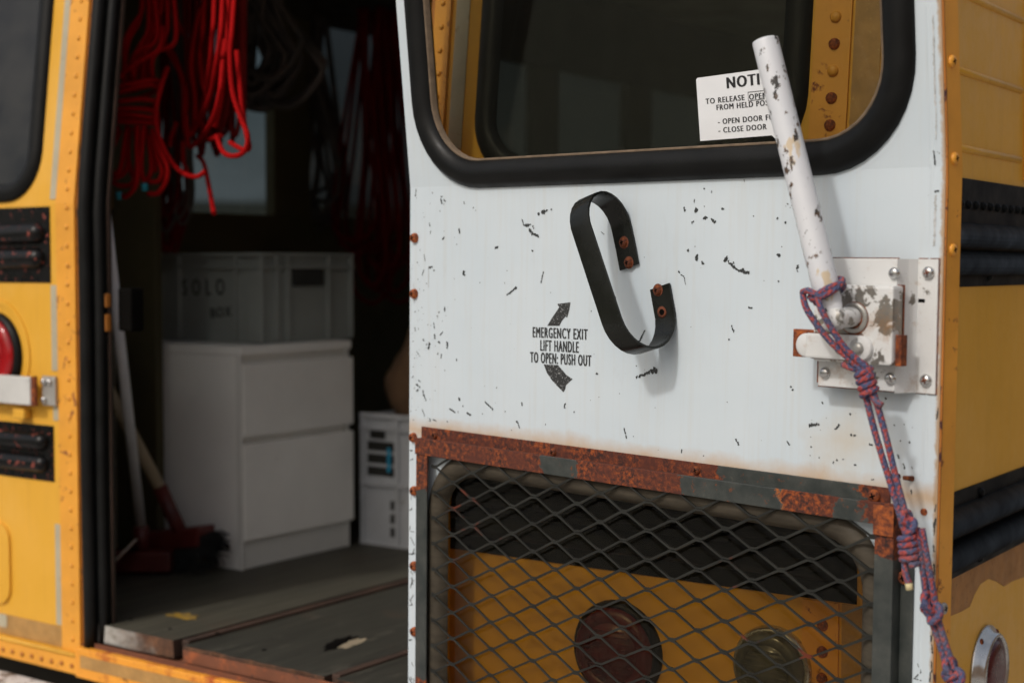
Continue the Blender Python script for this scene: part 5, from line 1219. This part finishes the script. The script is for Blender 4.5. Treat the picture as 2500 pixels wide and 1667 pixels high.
h2 = rope_thing('rope_hank', 'bright red rope hank in long loose loops beside the coil', (-0.2693, 0.1700, 1.8716))
HC = [[(-0.6027, 0.4600, 2.3184),(-0.5973, 0.4500, 2.2660),(-0.5991, 0.4300, 2.2257),(-0.6050, 0.4200, 2.1687),(-0.6097, 0.4150, 2.1059),(-0.5992, 0.4150, 2.0424),(-0.6046, 0.4200, 1.9867),(-0.6245, 0.4200, 1.9500),(-0.6500, 0.4300, 1.9743),(-0.6543, 0.4400, 2.0485),(-0.7080, 0.4600, 2.1346),(-0.7821, 0.4800, 2.2082),(-0.8372, 0.5000, 2.3314)],
 [(-0.2779, 0.2020, 2.2409),(-0.2283, 0.1500, 2.1508),(-0.2191, 0.1350, 2.0990),(-0.2601, 0.1580, 2.0365),(-0.3550, 0.2330, 2.0029),(-0.5640, 0.3900, 1.9695),(-0.6003, 0.4000, 1.9473)],
 [(-0.2526, 0.1800, 2.1075),(-0.2097, 0.1300, 2.0270),(-0.2047, 0.1200, 1.9931),(-0.2634, 0.1580, 1.9510),(-0.4838, 0.3320, 1.9363),(-0.5742, 0.3800, 1.9190),(-0.5972, 0.3900, 1.9339),(-0.6220, 0.4100, 1.9932)],
 [(-0.2090, 0.1700, 2.2281),(-0.1980, 0.1550, 2.1811),(-0.1787, 0.1300, 2.1163),(-0.1748, 0.1200, 2.0610),(-0.1628, 0.1150, 1.9898),(-0.1406, 0.1150, 1.9375),(-0.1222, 0.1150, 1.9017),(-0.1352, 0.1200, 1.8733),(-0.1762, 0.1300, 1.8650),(-0.2282, 0.1500, 1.8768),(-0.2687, 0.1700, 1.9133)],
 [(-0.1967, 0.1600, 2.0783),(-0.1572, 0.1300, 1.9962),(-0.1462, 0.1250, 1.9494),(-0.1361, 0.1250, 1.9086),(-0.1339, 0.1300, 1.8793),(-0.1735, 0.1500, 1.8797),(-0.2291, 0.1700, 1.8975)],
 [(-0.4610, 0.3520, 2.2853),(-0.3190, 0.2130, 2.1599),(-0.3415, 0.2290, 2.1215),(-0.3861, 0.2630, 2.0717),(-0.5260, 0.3720, 2.0027),(-0.6196, 0.4250, 1.9659)],
 [(-0.6180, 0.4700, 2.3217),(-0.5502, 0.3970, 2.1918),(-0.5958, 0.4300, 2.1378),(-0.5305, 0.3770, 2.0648),(-0.4533, 0.3170, 2.0218)],
 [(-0.8127, 0.5000, 2.3287),(-0.7756, 0.4700, 2.2095),(-0.7386, 0.4600, 2.1597),(-0.6925, 0.4500, 2.1098),(-0.6689, 0.4450, 2.0659),(-0.6623, 0.4400, 1.9853),(-0.6513, 0.4400, 1.9401)],
 [(-0.7798, 0.5100, 2.3463),(-0.7379, 0.4800, 2.2592),(-0.7028, 0.4650, 2.2151),(-0.6651, 0.4600, 2.1694),(-0.6473, 0.4600, 2.1137),(-0.6393, 0.4600, 2.0303)],
 [(-0.6787, 0.4500, 1.9421),(-0.6772, 0.4500, 1.8906),(-0.6644, 0.4550, 1.8631)],[(-0.6194, 0.4400, 1.9036),(-0.5407, 0.3860, 1.8813),(-0.4443, 0.3100, 1.8281),(-0.3303, 0.2190, 1.7570)],
 [(-0.2494, 0.1900, 2.2358),(-0.2319, 0.1700, 2.1319),(-0.2376, 0.1650, 2.0493),(-0.2505, 0.1650, 1.9785),(-0.2958, 0.1920, 1.9360)],
 [(-0.7064, 0.5000, 2.3364),(-0.6906, 0.4800, 2.2416),(-0.6667, 0.4700, 2.1708),(-0.6340, 0.4600, 2.0745),(-0.6023, 0.4380, 1.9817),(-0.4923, 0.3520, 1.9321),(-0.2778, 0.1900, 1.9153)],
 [(-0.7215, 0.4700, 1.9911),(-0.7413, 0.4700, 1.9564),(-0.7465, 0.4700, 1.9338)]]
strands(h2, 'hanging_loops', HC, RR_, m_rope)
HD = []
rq = random.Random(12)
for k in range(16):
    a = 640 + rq.uniform(0, 420); b_ = 760 + rq.uniform(-60, 300); low = rq.uniform(850, 1180); yy = .44 + rq.uniform(0, .08)
    HD.append((a, b_, low, yy))
Z0 = Vector((-0.6804, 0.4500, 2.2747)); Z1 = Vector((-0.4899, 0.4500, 2.2548)); Zd = Vector((-0.6856, 0.4500, 1.9553))
ex = (Z1 - Z0) / 420.; ez = (Zd - Z0) / 1000.
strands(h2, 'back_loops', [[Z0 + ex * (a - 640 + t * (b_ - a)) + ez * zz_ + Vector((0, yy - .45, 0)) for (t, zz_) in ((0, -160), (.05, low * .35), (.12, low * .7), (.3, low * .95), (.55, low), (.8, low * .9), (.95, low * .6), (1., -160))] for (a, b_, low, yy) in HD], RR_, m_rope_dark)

def loops(parent, name, cx, cy, ztop, zbot, n, spread, mat, r, seed, depth=.05):
    rq = random.Random(seed); L_ = []
    for k in range(n):
        a = cx + rq.uniform(-.25, .25) * spread; b_ = cx + rq.uniform(-.25, .25) * spread; w_ = rq.uniform(.2, .5) * spread; y0 = cy + rq.uniform(-depth, depth); zb = zbot + rq.uniform(0, .22) * (ztop - zbot); c_ = cx + rq.uniform(-.3, .3) * spread
        L_.append([(a, y0, ztop), (c_ - w_ * .7, y0 + .01, zb + (ztop - zbot) * .35), (c_ - w_, y0, zb + .07), (c_ - w_ * .4, y0 - .01, zb + .01), (c_ + w_ * .3, y0, zb), (c_ + w_, y0 + .01, zb + .08), (c_ + w_ * .7, y0, zb + (ztop - zbot) * .4), (b_, y0, ztop)])
    return strands(parent, name, [[Vector(p) for p in l] for l in L_], r, mat, 6)
h3 = rope_thing('rope_hank', 'dim dark red rope hank hanging in the shade near the door edge', (-0.9354, 1.4600, 1.5596)); p3 = (-0.9192, 1.4600, 1.5349)
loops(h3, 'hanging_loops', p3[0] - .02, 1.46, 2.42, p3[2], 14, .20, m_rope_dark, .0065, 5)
h4 = rope_thing('rope_hank', 'black hank of rope hanging further in, just right of the bright hank', (-1.1958, 1.4600, 1.7629)); p4 = (-1.1958, 1.4600, 1.7629)
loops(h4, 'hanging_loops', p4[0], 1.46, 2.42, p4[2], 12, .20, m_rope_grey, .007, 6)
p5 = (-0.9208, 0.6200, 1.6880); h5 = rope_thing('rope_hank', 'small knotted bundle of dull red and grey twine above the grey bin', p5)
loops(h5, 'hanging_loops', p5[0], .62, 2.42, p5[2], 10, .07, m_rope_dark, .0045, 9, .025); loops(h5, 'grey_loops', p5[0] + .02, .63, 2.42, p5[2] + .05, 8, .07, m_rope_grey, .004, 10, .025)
p6 = (-0.8653, 0.9000, 2.0869); h6 = rope_thing('rope_hank', 'black filler hank of rope added to darken the space above the cabin window', p6)
loops(h6, 'hanging_loops', p6[0], .9, 2.42, p6[2] - .02, 16, .26, m_rope_grey, .008, 11)  # filler loops, added to darken the space behind the bright red hank
# a plywood partition and two seats deeper in the cabin
pp = bxo('plywood_panel', (-.30, .30, -.009, .009, 0, 1.5), m_ply, None, .001); pp.location = (.55, 2.0, FZ - .008); pp['label'] = 'dusty plywood panel standing in the cabin behind the rear window'; pp['category'] = 'panel'
for k, (x, y) in enumerate(((-.15, 1.75), (.75, 1.35))):
    s = thing('bus_seat', ['worn orange-brown bus seat on the left of the plywood panel', 'worn orange-brown bus seat just inside the rear window'][k], 'seat', (x, y, FZ - .008))
    bm = bmesh.new(); box(bm, -.22, .22, -.05, .05, .38, 1.02, .04); obj('backrest', bm, m_seat, s, True)
    bm = bmesh.new(); box(bm, -.22, .22, .05, .42, .32, .44, .03); obj('cushion', bm, m_seat, s, True)
    for lx in (-.18, .18): obj('leg', tube([(lx, 0, 0), (lx, 0, .4)], .014, 8), m_galv, s); obj('leg', tube([(lx, .36, 0), (lx, .36, .33)], .014, 8), m_galv, s)
